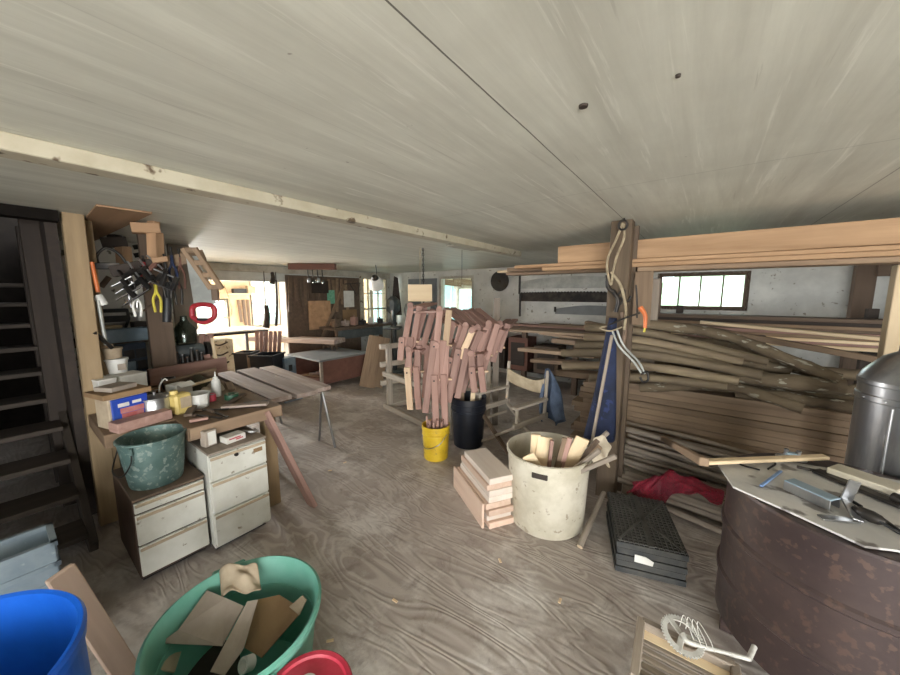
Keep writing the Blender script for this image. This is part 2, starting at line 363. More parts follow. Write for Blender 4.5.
def holes_wall(name, axis, c0, th, a0, a1, z0, z1, holes, mat):
    """wall on plane axis=c0..c0+th spanning a0..a1, rectangular holes (a,b,z0,z1)"""
    bm = bmesh.new(); xs = sorted({a0, a1, *[h[0] for h in holes], *[h[1] for h in holes]}); zs = sorted({z0, z1, *[h[2] for h in holes], *[h[3] for h in holes]})
    for xa, xb in zip(xs, xs[1:]):
        run = None
        for za, zb in zip(zs, zs[1:]):
            mx, mz = (xa + xb) / 2, (za + zb) / 2
            if any(h[0] < mx < h[1] and h[2] < mz < h[3] for h in holes): continue
            c = (c0 + th / 2, mx, mz) if axis == 'x' else (mx, c0 + th / 2, mz)
            s = (abs(th), xb - xa, zb - za) if axis == 'x' else (xb - xa, abs(th), zb - za)
            a_box(bm, c, s)
    return struct(fin(name, bm, mat))
def poly3(name, pts, th, mat, parent=None, sub=0):
    pts = [Vector(p) for p in pts]; c = sum(pts, Vector()) / len(pts)
    bm = bmesh.new(); f = bm.faces.new([bm.verts.new(p - c) for p in pts]); f.normal_update(); n = f.normal.copy()
    g = bmesh.ops.extrude_face_region(bm, geom=[f]); bmesh.ops.translate(bm, vec=n * th, verts=[v for v in g['geom'] if isinstance(v, bmesh.types.BMVert)])
    return fin(name, bm, mat, parent, Matrix.Translation(c))
# ================================================================== THE SETTING
bm = bmesh.new(); a_box(bm, (-3.2, 1.3, -.05), (14.8, 11.2, .1)); struct(fin('floor', bm, 'floor'), 'grey brown worn plywood floor')
bm = bmesh.new()
a_box(bm, (.25, 1.3, 2.37), (7.9, 11.0, .1)); a_box(bm, (-5.5, 3.58, 2.37), (3.6, 6.54, .1)); a_box(bm, (-5.5, -2.66, 2.37), (3.6, 3.1, .1))
struct(fin('ceiling', bm, 'ceil'), 'low painted plywood ceiling')
struct(box('trim_1', (-2.08, 1.35, 2.288), (.12, 5.9, .064), 'cream', bev=.004), 'chipped cream beam strip along the ceiling')
struct(box('trim_2', (-7.07, 4.3, 2.24), (.06, 4.6, .13), 'trimw'), 'off white board along the top of the left wall')
W1 = (5.69, 6.51, .95, 2.17); W2 = (-5.3, -4.33, 1.02, 2.15); W3 = (-.62, .49, 1.53, 2.06); W4 = (4.2, 4.95, .87, 2.13)
holes_wall('wall_back', 'y', 6.65, .2, -7.3, 4.3, 0, 2.4, [W2, W3], 'white_wall')
holes_wall('wall_left', 'x', -7.1, -.2, -4.0, 6.65, 0, 2.4, [(1.7, 3.66, -.1, 2.0), W1], 'white_wall')
holes_wall('wall_right', 'x', 4.1, .2, -4.2, 6.65, 0, 2.4, [(-3.8, -1.5, -.1, 2.15)], 'white_wall')
holes_wall('wall_front', 'y', -4.0, -.2, -7.3, 4.1, 0, 2.4, [(-.5, 3.9, -.1, 2.2)], 'white_wall')
# far room behind the opening
holes_wall('wall_far', 'x', -10, -.2, 1.0, 6.0, 0, 2.5, [W4, (2.9, 3.6, .8, 1.6), (1.25, 2.55, .65, 2.15)], 'palewall')  # the last hole is an added opening, out of view, for the fill lamp
holes_wall('wall_far_side', 'y', 6.0, .2, -10.2, -7.3, 0, 2.5, [(-9.8, -7.7, .4, 2.2)], 'palewall')
holes_wall('wall_far_end', 'y', 1.0, -.2, -10.2, -7.3, 0, 2.5, [], 'palewall')
bm = bmesh.new(); a_box(bm, (-8.7, 3.5, 2.5), (3.0, 5.4, .1)); struct(fin('ceiling_far', bm, 'trimw'))
# stair enclosure and the tool wall
holes_wall('wall_stair_outer', 'y', -.98, -.1, -7.1, -2.2, 0, 4.2, [], 'stairdark')  # run on past the stair foot, unseen, to keep doorway light off the steps
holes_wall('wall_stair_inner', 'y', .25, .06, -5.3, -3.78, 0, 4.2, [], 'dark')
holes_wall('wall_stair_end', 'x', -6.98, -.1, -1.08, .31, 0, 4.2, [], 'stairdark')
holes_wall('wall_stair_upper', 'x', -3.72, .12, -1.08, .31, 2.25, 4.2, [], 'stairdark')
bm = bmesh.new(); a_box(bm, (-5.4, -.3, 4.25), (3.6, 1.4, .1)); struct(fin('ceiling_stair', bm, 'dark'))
holes_wall('wall_tool', 'x', -5.2, -.1, .31, 1.45, 0, 2.32, [], 'tool_wall')
holes_wall('wall_tool_return', 'y', 1.45, -.1, -7.1, -5.3, 0, 2.32, [], 'palewall')
struct(box('trim_3', (-7.085, 4.62, 1.1), (.03, 1.9, 2.1), 'brown'), 'dark brown panelled stretch of the left wall')
struct(box('trim_4', (-7.05, 5.62, 1.5), (.05, .11, 1.45), 'cream'), 'cream window casing')
def window(name, axis, c, a0, a1, z0, z1, nx, nz, mat='trimw', t=.035):
    bm = bmesh.new()
    def b(am, zm, da, dz, d=.06):
        a_box(bm, (c, am, zm) if axis == 'x' else (am, c, zm), (d, da, dz) if axis == 'x' else (da, d, dz))
    for a in (a0, a1): b(a, (z0 + z1) / 2, .06, z1 - z0 + .06, .1)
    for z in (z0, z1): b((a0 + a1) / 2, z, a1 - a0 - .06, .06, .1)
    for i in range(1, nx): b(a0 + (a1 - a0) * i / nx, (z0 + z1) / 2, .02, z1 - z0 - .06)
    for i in range(1, nz): b((a0 + a1) / 2, z0 + (z1 - z0) * i / nz, a1 - a0 - .06, .022 if i != nz // 2 else .045, .062)
    o = struct(fin(name, bm, mat))
    g = bmesh.new(); a_box(g, (c - .012, (a0 + a1) / 2, (z0 + z1) / 2) if axis == 'x' else ((a0 + a1) / 2, c + .012, (z0 + z1) / 2), (.004, a1 - a0 - .02, z1 - z0 - .02) if axis == 'x' else (a1 - a0 - .02, .004, z1 - z0 - .02))
    fin('pane', g, 'glass', o)
window('window_1', 'x', -7.14, *W1, 3, 3); window('window_2', 'y', 6.7, *W2, 1, 1)
window('window_3', 'y', 6.7, *W3, 4, 1, 'brown'); window('window_4', 'x', -10.05, *W4, 2, 4); window('window_5', 'x', -10.05, 2.9, 3.6, .8, 1.6, 2, 1)
# dark grey door beside the back window
bm = bmesh.new(); a_box(bm, (-5.86, 6.62, 1.08), (.95, .05, 2.12)); d1 = struct(fin('door_1', bm, 'grey_paint'), 'dark grey door left of the back window')
box('window_light', (-5.72, 6.59, 1.5), (.3, .02, .55), 'paper', d1)
tube('handle', [(-5.5, 6.6, 1.0), (-5.5, 6.55, 1.0), (-5.6, 6.55, 1.0)], .012, 'steel', d1)
# outside
bm = bmesh.new(); a_box(bm, (-3, 3, -.2), (60, 60, .1)); o = struct(fin('ground', bm, 'gravel'), 'pale yard outside')
bm = bmesh.new(); a_box(bm, (-18, 10, -.14), (14, 30, .06)); struct(fin('ground_grass', bm, 'grass'))
r = root('aqua_shed', (-6.5, 13.5, -.15), 'pale aqua shed seen through the back window', 'shed')
bm = bmesh.new(); a_box(bm, (0, 0, 1.3), (7, 3, 2.6)); fin('wall', bm, 'aqua', r)
bm = bmesh.new(); a_box(bm, (0, -.4, 2.9), (7.6, 4.2, .12), Euler((.2, 0, 0)).to_matrix()); fin('roof', bm, 'trimw', r)
for x in (-2.4, -.8, .8, 2.4): box('batten', (x, -1.52, 1.3), (.07, .03, 2.5), 'whitep', r)
r = root('porch_roof', (-4.8, 7.9, -.17), 'open timber porch roof beyond the back window', 'porch')
bm = bmesh.new(); a_box(bm, (0, 0, 2.32), (3.4, 2.0, .04), Euler((-.08, 0, 0)).to_matrix()); fin('deck', bm, 'pine', r)
for i in range(6): bar('rafter', (-1.4 + i * .55, -.95, 2.28), (-1.4 + i * .55, .95, 2.2), .05, .1, 'tan', r)
bar('fascia', (-1.7, .98, 2.16), (1.7, .98, 2.16), .04, .16, 'trimw', r)
for x in (-1.5, 0.1, 1.5): bar('post', (x, .9, -.15), (x, .9, 2.12), .09, .09, 'trimw', r, up=(0, 1, 0))
r = root('aqua_greenhouse', (-13, 9.2, -.15), 'pale aqua panelled greenhouse outside the left window', 'greenhouse')
bm = bmesh.new(); a_box(bm, (0, 0, 1.2), (3, 5, 2.4)); fin('wall', bm, 'aqua', r)
for y in (-1.8, -1, -.2, .6, 1.4): box('batten', (1.52, y, 1.2), (.03, .06, 2.3), 'whitep', r)
def shrub(loc, s, label):
    bm = bmesh.new(); bmesh.ops.create_icosphere(bm, subdivisions=4, radius=1)
    for v in bm.verts:
        v.co *= 1 + .25 * math.sin(v.co.x * 7 + loc[0]) * math.sin(v.co.y * 6) + .14 * random.random(); v.co = Vector((v.co.x * s[0], v.co.y * s[1], (v.co.z + .85) * s[2]))
    t = root('shrub', loc, label, 'shrub', None); fin('foliage', bm, 'leaf', t)
    tube('stem', [(0, 0, -.1), (0, 0, .5)], .06, 'brown', t)
shrub((.4, 11.2, -.15), (2.0, 1, 1.3), 'green shrub outside the long low window, nearer its right side')
shrub((-2.6, 10.6, -.15), (.7, 1, .8), 'low green shrub outside the long low window, nearer its left side')
shrub((-13.2, 4.9, -.15), (.7, .9, .6), 'low green shrub outside the far room window')
shrub((-13.0, 2.9, -.15), (.7, .8, .55), 'low green shrub outside the small far room window')
# ------------------------------------------------------------------ big timbers
o = bar('wooden_post', (-.56, 3.03, 0), (-.56, 3.03, 2.32), .15, .12, 'oak', up=(0, 1, 0)); tag(o, 'weathered wooden post with tools and cords hung on it', 'post')
o = bar('wooden_post', (-3.57, .345, 0), (-3.69, .382, 2.32), .105, .11, 'post', up=(0, 1, 0)); tag(o, 'yellowed wooden post beside the dark stairs', 'post')
o = bar('wooden_batten', (-3.72, .445, .9), (-3.82, .465, 2.32), .03, .06, 'post', up=(0, 1, 0)); tag(o, 'thin batten just behind the yellowed stair post', 'batten')
o = bar('wooden_stud', (-4.15, .2, 0), (-4.15, .2, 2.32), .09, .1, 'dark', up=(0, 1, 0)); tag(o, 'dark brown stud inside the stairwell, nearest the yellowed post', 'stud')
o = bar('wooden_stud', (-4.75, .2, 0), (-4.75, .2, 2.32), .09, .1, 'dark', up=(0, 1, 0)); tag(o, 'dark brown stud deeper inside the stairwell', 'stud')
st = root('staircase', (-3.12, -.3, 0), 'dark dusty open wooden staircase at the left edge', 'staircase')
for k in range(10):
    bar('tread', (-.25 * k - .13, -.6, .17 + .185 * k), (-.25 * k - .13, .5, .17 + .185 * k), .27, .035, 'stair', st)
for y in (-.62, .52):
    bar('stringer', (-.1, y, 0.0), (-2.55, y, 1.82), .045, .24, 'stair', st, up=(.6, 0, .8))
o = poly3('ceiling_patch', [(-3.131, 0.435, 2.316), (-3.121, 0.706, 2.316), (-5.439, 0.671, 2.316), (-3.665, 0.449, 2.316)], -.012, 'ply'); tag(o, 'bare brown plywood patch screwed to the ceiling by the stair post', 'plywood patch')
# vent patch on the ceiling
o = box('ceiling_vent', (-2.38, 3.5, 2.312), (.2, .55, .016), 'trimw'); tag(o, 'pale metal patch on the ceiling above the cedar frames', 'ceiling patch')
for i, (x, y, s, lb) in enumerate(((-.34, 1.13, .013, 'dark knot hole in the ceiling, left of the ceiling seam end'), (-.1, 1.13, .006, 'tiny dark nail head in the ceiling paint'))):
    o = lathe('ceiling_plug', [(0, -.008), (s, -.006), (s * 1.1, .0)], 'dark', None, (x, y, 2.32), 12); tag(o, ['round dark plug in the middle of the painted ceiling', 'tiny dark nail head right of the ceiling plug'][i], 'plug')
# ------------------------------------------------------------------ lumber on the rack at right
GL = 'sawn boards stored under the ceiling'
def board(p0, p1, w_, h_, mat, label, group=None, name='lumber_board', up=(0, 0, 1), cat='board'):
    return tag(bar(name, p0, p1, w_, h_, mat, up=up), label, cat, group)
board((-1.12, 3.27, 2.11), (2.6, 3.27, 2.115), .22, .15, 'lumber', 'thick sawn timber on top of the ceiling rack, the big front one', GL, 'lumber_beam')
board((-.9, 3.52, 2.11), (2.6, 3.52, 2.11), .2, .14, 'lumber', 'sawn timber hidden just behind the big front one', GL, 'lumber_beam')
board((-1.55, 3.24, 2.018), (2.6, 3.24, 2.018), .2, .03, 'lumber', 'long thin board directly beneath the big front timber', GL)
board((-1.25, 3.20, 1.984), (2.5, 3.20, 1.984), .17, .032, 'lumber', 'second thin board beneath the big front timber', GL)
board((-.45, 3.22, 1.948), (2.5, 3.22, 1.948), .2, .034, 'tan', 'third thin board beneath the big front timber, right of the post', GL)
board((-1.75, 3.5, 2.012), (1.6, 3.48, 2.012), .26, .04, 'tan', 'brown board sticking out left behind the thin boards', GL)
board((-2.05, 3.75, 2.02), (1.2, 3.72, 2.02), .12, .025, 'pine', 'pale strip reaching furthest left above the black disc', GL)
board((-1.9, 3.74, 1.985), (1.2, 3.74, 1.985), .2, .03, 'tan', 'brown board under the pale strip above the wall saws', GL)
r = root('lumber_rack', (-.5, 3.1, 0), 'wooden rack bracket behind the centre post', 'bracket')
bar('upright', (-.03, .08, 0), (-.03, .08, 2.3), .13, .05, 'oak', r, up=(0, 1, 0)); bar('arm', (-.03, 0, 1.915), (-.03, .85, 1.915), .05, .06, 'brown', r)
for p, l in (((-.38, 3.4, 1.22), 'brown board hung upright right of the centre post'),):
    o = bar('hung_board', (-.40, 3.12, 1.5), (-.40, 3.12, 1.93), .13, .02, 'tan', up=(0, 1, 0)); tag(o, 'short tan board nailed upright right of the centre post', 'board')
o = bar('rack_upright', (-.42, 3.95, 0), (-.42, 3.95, 1.9), .12, .05, 'grey', up=(0, 1, 0)); tag(o, 'grey upright board at the left end of the low window', 'board')
o = bar('rack_upright', (-.52, 5.2, 0), (-.52, 5.2, 1.9), .14, .06, 'brown', up=(0, 1, 0)); tag(o, 'dark brown upright between the grey board and the low window', 'board')
o = bar('support_post', (.99, 3.4, 0), (.99, 3.4, 1.93), .1, .09, 'pine', up=(0, 1, 0)); tag(o, 'pale post under the lumber at the right edge', 'post')
o = bar('brace_post', (1.56, 6.45, 0), (1.56, 6.45, 2.3), .17, .14, 'brown', up=(0, 1, 0)); tag(o, 'dark brown post against the back wall right of the low window', 'post')
o = bar('cross_rail', (1.63, 6.35, 2.03), (3.2, 6.35, 2.03), .08, .14, 'brown'); tag(o, 'dark brown rail fixed to the back wall post', 'rail')
# shelf boards behind the poles
GB = 'boards lying on the rear rack'
rk = root('rear_rack', (.5, 5.2, 0), 'dark timber rack carrying boards below the low window', 'rack')
for x in (-.75, .9, 2.3):
    bar('upright', (x, .22, 0), (x, .22, 1.6), .08, .08, 'dark', rk, up=(0, 1, 0)); bar('arm', (x, -.3, 1.15), (x, .3, 1.15), .06, .07, 'dark', rk)
zz = 1.20
for i, (h, mt, y0, x0, lb) in enumerate((
    (.035, 'pine', 5.0, -.6, 'pale board at the bottom of the rear rack stack'), (.03, 'cedar', 5.03, -.7, 'reddish board second from the bottom on the rear rack'),
    (.03, 'pine', 5.0, -.3, 'pale board third from the bottom on the rear rack'), (.035, 'tan', 5.05, -.8, 'tan board fourth from the bottom on the rear rack'),
    (.035, 'cedar', 5.03, -.6, 'reddish board fifth from the bottom on the rear rack'), (.03, 'brown', 5.06, -.9, 'brown board sixth from the bottom on the rear rack'),
    (.035, 'tan', 5.04, -.7, 'tan board seventh from the bottom on the rear rack'), (.035, 'dark', 5.05, -.7, 'near black board second from the top on the rear rack'),
    (.04, 'brown', 5.05, -.8, 'brown board on top of the rear rack stack'))):
    board((x0, y0 + .1, zz + h / 2), (2.8, y0 + .1, zz + h / 2), .3, h, mt, lb, GB); zz += h
# plank stack beneath the poles
GP = 'planks stacked beneath the poles'
z = .0
for x in (-.8, .1, .9, 1.7):
    o = box('stack_bearer', (x, 4.02, .05), (.09, .5, .1), 'brown'); tag(o, 'short bearer under the plank stack, %s from the left' % ORD[int((x + .9) / .8)], 'bearer', 'bearers under the plank stack')
z = .1
for i in range(13):
    h = .058; dx = random.uniform(-.12, .14); dy = random.uniform(-.012, .012)
    board((-1.02 + dx, 4.0 + dy, z + h / 2), (2.3 + dx, 4.0 + dy, z + h / 2), .46, h - .002, 'plank', 'brown plank in the stack under the poles, %s from the top' % ORD[12 - i], GP, 'plank'); z += h
# long poles on top of the plank stack
GQ = 'rough poles piled on the planks'
def pole(pts, rr, label, mat='bark', g=GQ, **k): return log('wooden_pole', pts, rr, mat, label, 'pole', g, **k)
pole([(-.72, 3.95, .912), (.3, 3.93, .905), (1.05, 3.95, .91)], .05, 'lowest thick pole lying along the plank stack')
pole([(-0.446, 3.75, 0.831), (0.202, 3.72, 0.956), (0.491, 3.7, 0.908), (0.678, 3.66, 0.866)], .042, 'bent knobby pole resting lowest in front, ending in a knot')
pole([(0.281, 3.85, 0.886), (0.689, 3.85, 0.891), (1.061, 3.85, 0.885)], .055, 'grey green pole at the lower right, behind the metal canister')
pole([(0.637, 3.95, 0.978), (1.073, 3.95, 1.011)], .05, 'short pale pole stub beside the metal canister, lower one')
pole([(0.019, 3.85, 1.04), (0.497, 3.85, 1.029), (0.919, 3.85, 1.047)], .062, 'thickest grey pole running right behind the front poles')
pole([(-0.899, 3.65, 0.885), (-0.356, 3.64, 0.959), (0.209, 3.6, 0.975)], .038, 'lower front pole ending just left of the bent knobby pole', 'peeled')
pole([(-1.202, 3.7, 0.955), (-0.448, 3.66, 1.06), (0.281, 3.6, 1.038)], .04, 'front pole with a pale cut end, second from the bottom', 'peeled')
pole([(-1.226, 3.72, 1.097), (-0.461, 3.7, 1.17), (0.417, 3.62, 1.105)], .04, 'front pole with a pale cut end, third from the bottom', 'peeled')
pole([(-1.087, 3.75, 1.196), (-0.47, 3.74, 1.234), (0.233, 3.7, 1.132)], .036, 'slightly shorter pole tucked between the pale ended ones', 'peeled')
pole([(-1.01, 3.8, 1.285), (-0.391, 3.76, 1.288), (0.302, 3.72, 1.181)], .038, 'front pole with a pale cut end, second from the top', 'peeled')
pole([(-1.018, 3.85, 1.39), (-0.403, 3.82, 1.369), (0.458, 3.74, 1.197)], .036, 'front pole with a pale cut end, topmost and longest', 'peeled')
pole([(-0.695, 3.92, 1.457), (-0.166, 3.9, 1.427), (0.209, 3.88, 1.37), (0.601, 3.85, 1.213), (0.876, 3.82, 1.102)], .046, 'bent grey pole on top of the pile, running far to the right')
pole([(-0.431, 4.1, 1.32), (0.302, 4.1, 1.233), (0.708, 4.1, 1.107), (1.101, 4.1, 1.103)], .05, 'dark pole lying behind the bent grey top pole', 'bark')
pole([(-0.899, 4.05, 1.004), (0.015, 4.05, 1.062), (0.701, 4, 1.012)], .05, 'dark pole in the middle of the pile, half hidden', 'bark')
pole([(-0.703, 4.05, 1.195), (0.006, 4.05, 1.19), (0.637, 4.02, 1.086)], .05, 'second dark pole in the middle of the pile, half hidden above the other', 'bark')
board((-0.096, 4.2, 1.427), (1.192, 4.2, 1.22), .09, .05, 'tan', 'squared tan strip slanting down over the back of the pole pile', GQ, 'wood_strip')
board((-0.018, 4.45, 1.455), (1.297, 4.45, 1.37), .12, .03, 'pine', 'pale board lying behind the squared tan strip', GQ, 'wood_strip')
o = bar('rack_upright', (.45, 4.32, 0), (.45, 4.32, 1.36), .14, .08, 'brown', up=(1, 0, 0)); tag(o, 'dark brown upright behind the pole pile holding the slanting strip', 'post')
# split timbers at the left ends
GS = 'split boards left of the centre post'
for i, (a, b, w_, h, lb) in enumerate((
    ((-1.047, 3.95, 1.437), (-0.647, 3.95, 1.372), .12, .03, 'yellow tan offcut on top of the split boards'), ((-1.071, 4.05, 1.383), (-0.714, 4.05, 1.382), .2, .05, 'tan block under the yellow offcut'),
    ((-3.027, 5.6, 1.099), (-0.959, 4.8, 1.2), .25, .04, 'long grey board reaching left along the counter'), ((-2.038, 5.3, 1.119), (-0.872, 4.5, 1.162), .22, .04, 'warped board beneath the long grey board'),
    ((-2.233, 4.9, 0.888), (-0.957, 4.3, 1.007), .22, .05, 'wavy edged board sticking out left, upper one'), ((-1.945, 4.7, 0.777), (-0.767, 4.2, 0.925), .2, .05, 'wavy edged board sticking out left, middle one'),
    ((-1.433, 4.3, 0.742), (-0.69, 4.1, 0.815), .2, .07, 'thick split timber end, lowest of the left ends'), ((-1.607, 4.6, 1.116), (-0.745, 4.3, 1.137), .2, .06, 'brown split board in the middle of the left ends'))):
    board(a, b, w_, h, 'tan' if i % 2 else 'plank', lb, GS, 'split_board')
# poles heaped on the floor
GF = 'thin poles heaped on the floor'
n = 0
for j in range(7):
    for i in range(3):
        y = 3.02 + .085 * i + .075 * j; zz = .03 + .064 * j + .01 * i
        x0 = -.42 + random.uniform(-.12, .05) - .02 * j; x1 = .55 + random.uniform(-.15, .45); sl = random.uniform(.0, .05)
        pole([(x0, y + random.uniform(0, .14), zz + sl), ((x0 + x1) / 2, y + random.uniform(-.03, .05), zz + .01), (x1, y - random.uniform(0, .12), zz)], random.uniform(.02, .03),
             '%s thin grey pole of the %s layer up in the floor heap' % (('front', 'middle', 'rear')[i], ORD[j]), 'grey', GF)
board((-0.243, 3.74, 0.366), (0.058, 1.942, 0.955), .04, .04, 'tan', 'short square stick leaning over the floor heap towards the drum', None, 'wood_strip')
# ------------------------------------------------------------------ drum stove and what lies on it
r = root('steel_drum', (.575, 2.06, 0), 'rusty brown steel drum on short legs at the right', 'drum')
lathe('barrel', [(.0, .2), (.40, .2), (.415, .215), (.415, .40), (.425, .41), (.425, .43), (.415, .44), (.415, .64), (.425, .65), (.425, .67), (.415, .68), (.415, .885), (.425, .89), (.42, .9), (0, .9)], 'rust', r, seg=64)
for a in (170, 265, 20, 90):
    c = (.36 * math.cos(math.radians(a)), .36 * math.sin(math.radians(a)))
    bar('leg', (c[0], c[1], 0), (c[0], c[1], .22), .05, .05, 'rust', r, up=(1, 0, 0))
o = poly3('sheet_metal_top', [(0.118, 2.056, 0.905), (0.164, 1.853, 0.905), (0.355, 1.746, 0.905), (0.495, 1.66, 0.905), (0.573, 1.696, 0.905), (.9, 1.72, .905), (1.3, 1.95, .905), (1.3, 2.4, .905), (.72, 2.36, .905), (0.409, 2.312, 0.905)], .008, 'sheetm')
tag(o, 'dusty grey metal sheet laid over the drum', 'sheet')
T = .917
o = board((0.044, 1.955, 0.945), (0.545, 2.394, 0.945), .038, .018, 'pine', 'pale pine lath lying across the back of the drum sheet', None, 'lath')
r = root('canister', (.875, 2.64, -.0), 'tall galvanised metal canister with conical top at the right edge', 'canister')
lathe('body', [(.195, 0), (.2, .01), (.2, 1.22), (.206, 1.225), (.206, 1.25), (.2, 1.255), (.2, 1.30), (.205, 1.305), (.205, 1.325), (.19, 1.33)], 'steel', r, seg=48)
lathe('conical_top', [(.202, 1.325), (.19, 1.36), (.13, 1.44), (.09, 1.465), (.085, 1.47), (.085, 1.5), (0, 1.5)], 'steel', r, seg=48)
tube('seam', [(-.125, -.158, .02), (-.125, -.158, 1.21)], .006, 'steel', r, sm=False)
for a in (200, 225, 250, 275): lathe('rivet', [(0, .004), (.006, .002), (.006, -.002), (0, -.004)], 'steel', r, (.208 * math.cos(math.radians(a)), .208 * math.sin(math.radians(a)), 1.238), 10)
p = Vector((0.411, 2.318, 0.93)); r = root('hand_plane', p, 'small grey metal plane body lying behind the pine lath', 'hand plane')
box('sole', (0, 0, -.0), (.11, .05, .02), 'steel', r, (0, 0, .3), .006); box('frog', (.0, 0, .018), (.05, .035, .02), 'bluesteel', r, (0, 0, .3), .006)
lathe('knob', [(0, .03), (.01, .028), (.008, .01), (.01, 0)], 'steel', r, (-.02, 0, .015), 12); lathe('knob', [(0, .03), (.01, .028), (.008, .01), (.01, 0)], 'steel', r, (.025, .0, .015), 12)
o = bar('white_offcut', (0.537, 2.255, 0.945), (0.712, 2.146, 0.945), .10, .03, 'whitebin'); tag(o, 'chalky white board lying at the back right of the drum sheet', 'board')
o = bar('dark_offcut', (0.48, 2.232, 0.926), (0.688, 2.04, 0.926), .05, .016, 'darksteel'); tag(o, 'dark metal strip in front of the chalky white board', 'metal strip')
o = bar('blue_strip', (0.26, 1.913, 0.92), (0.352, 2.139, 0.92), .012, .008, 'paleblue'); tag(o, 'narrow pale blue strip on the left of the drum sheet', 'strip')
p = Vector((0.41, 1.919, 0.945)); q = Vector((0.454, 1.884, 0.945)); d = (q - p).normalized()
r = root('metal_box', p, 'open pale blue steel channel piece on the drum sheet', 'metal channel', rz=math.atan2(d.y, d.x))
box('top', (0, 0, .012), (.15, .06, .006), 'bluesteel', r); box('side', (0, -.028, -.008), (.15, .005, .04), 'steel', r); box('side', (0, .028, -.008), (.15, .005, .04), 'steel', r)
r = root('try_square', (0.518, 1.882, 0.922), 'bent steel bracket standing up on the drum sheet', 'bracket')
a, b, c = Vector((0.516, 1.819, 0.92)), Vector((0.501, 1.901, 0.955)), Vector((0.511, 1.882, 1.046))
org = Vector(r.location); bar('blade', a - org, b - org, .032, .008, 'steel', r, up=(.3, -.3, 1)); bar('blade', b - org, c - org, .032, .008, 'steel', r, up=(.3, -.3, 1))
bar('foot', Vector((0.41, 1.768, 0.92)) - org, a - org, .03, .006, 'steel', r)
r = root('drill_chuck', (0.545, 1.848, 0.94), 'black drill chuck with handle on the drum sheet', 'drill chuck')
lathe('body', [(0, -.04), (.012, -.04), (.02, -.02), (.022, .01), (.018, .03), (.008, .045), (0, .045)], 'darksteel', r, rot=(R90, 0, .9), seg=16)
tube('handle', [(-.01, .03, 0), (-.05, .06, .01), (-.04, .09, .01), (0, .06, 0)], .006, 'black', r); tube('cord', [(.02, -.03, 0), (.07, -.06, -.014), (.14, -.05, -.014)], .005, 'black', r)
o = tube('black_rod', [(0.591, 1.874, 0.925), (0.617, 1.796, 0.925)], .007, 'black'); tag(o, 'black rod at the right front of the drum sheet', 'rod')
o = tube('wire_coil', [(0.273, 2.087, 0.922), (0.202, 2.104, 0.922), (0.253, 2.18, 0.922), (0.341, 2.221, 0.922), (0.305, 2.122, 0.922)], .004, 'darksteel'); tag(o, 'thin dark wire loop at the back left of the drum sheet', 'wire')
o = tube('spout_pipe', [(0.668, 2.08, 0.94), (0.698, 2.053, 0.94)], .02, 'darksteel'); tag(o, 'dark pipe end at the right edge of the drum sheet', 'pipe')
r = root('pliers', (0.469, 2.227, 0.925), 'dark pliers between the pine lath and the white board', 'pliers')
for s in (-1, 1): tube('handle', [(-.05, s * .004, 0), (0, s * .003, 0), (.05, s * .02, 0), (.1, s * .025, 0)], .006, 'darksteel', r)
# slatted wooden crate and white chainring in front of the drum
r = root('slatted_crate', (0.07, 1.846, 0), 'rough wooden slatted crate at the bottom edge', 'crate')
org = Vector(r.location); h = .40
A, B, Cc = Vector((-0.105, 1.432, 0.43)) - org, Vector((0.192, 1.473, 0.4)) - org, Vector((-0.093, 1.182, 0.43)) - org
D_ = Cc + (B - A)
for p_ in (A, B, D_, Cc): bar('leg', (p_.x, p_.y, 0), (p_.x, p_.y, p_.z + .012), .03, .03, 'grey', r, up=(1, 0, 0))
for (u, v) in ((A, B), (B, D_), (D_, Cc), (Cc, A)):
    bar('rail', u, v, .03, .035, 'grey', r); bar('rail', u - Vector((0, 0, .3)), v - Vector((0, 0, .3)), .03, .035, 'grey', r)
for i in range(7):
    t = .12 + i * .13; u = A.lerp(Cc, t) - Vector((0, 0, .02)); v = B.lerp(D_, t) - Vector((0, 0, .02))
    bar('slat', u, v, .02 if i else .05, .012, 'pine' if i == 0 else 'grey', r)
r = root('bicycle_crankset', (0.031, 1.452, 0.44), 'white painted bicycle chainring with crank arm and cables', 'crankset')
bm = bmesh.new(); R_ = .066
vs = [bm.verts.new((rr * math.cos(a), rr * math.sin(a), 0)) for k in range(40) for a, rr in ((2 * math.pi * k / 40, R_), (2 * math.pi * (k + .5) / 40, R_ + .007))]
vi = [bm.verts.new((R_ * .78 * math.cos(2 * math.pi * k / 80), R_ * .78 * math.sin(2 * math.pi * k / 80), 0)) for k in range(80)]
for k in range(80): bm.faces.new((vs[k], vs[(k + 1) % 80], vi[(k + 1) % 80], vi[k]))
g = bmesh.ops.extrude_face_region(bm, geom=bm.faces[:]); bmesh.ops.translate(bm, vec=(0, 0, .008), verts=[v for v in g['geom'] if isinstance(v, bmesh.types.BMVert)])
tilt = Euler((.25, .1, .4)).to_matrix().to_4x4(); fin('chainring', bm, 'worn', r, tilt)
for k in range(3):
    a = 2.1 * k; v = tilt @ Vector((.07 * math.cos(a), .07 * math.sin(a), .004)); bar('spoke', tilt @ Vector((0, 0, .004)), v, .02, .008, 'worn', r)
c2 = Vector((0.236, 1.544, 0.4)) - Vector(r.location)
tube('crank_arm', [(0, 0, .01), (.03, -.01, .0), c2], [.012, .008], 'worn', r); tube('pedal_axle', [c2, c2 + Vector((.02, .06, .01))], .009, 'worn', r)
for k in range(4): tube('cable', [(-.01 + .02 * k, .03, .01), (.0 + .015 * k, .05, .05), (.02 + .02 * k, .02, .03), (.04 + .02 * k, -.0, .0)], .0016, 'worn', r)
# black crate, net
r = root('plastic_crate', (-.225, 2.515, 0), 'dusty black plastic crate turned over on the floor', 'crate', rz=.306)
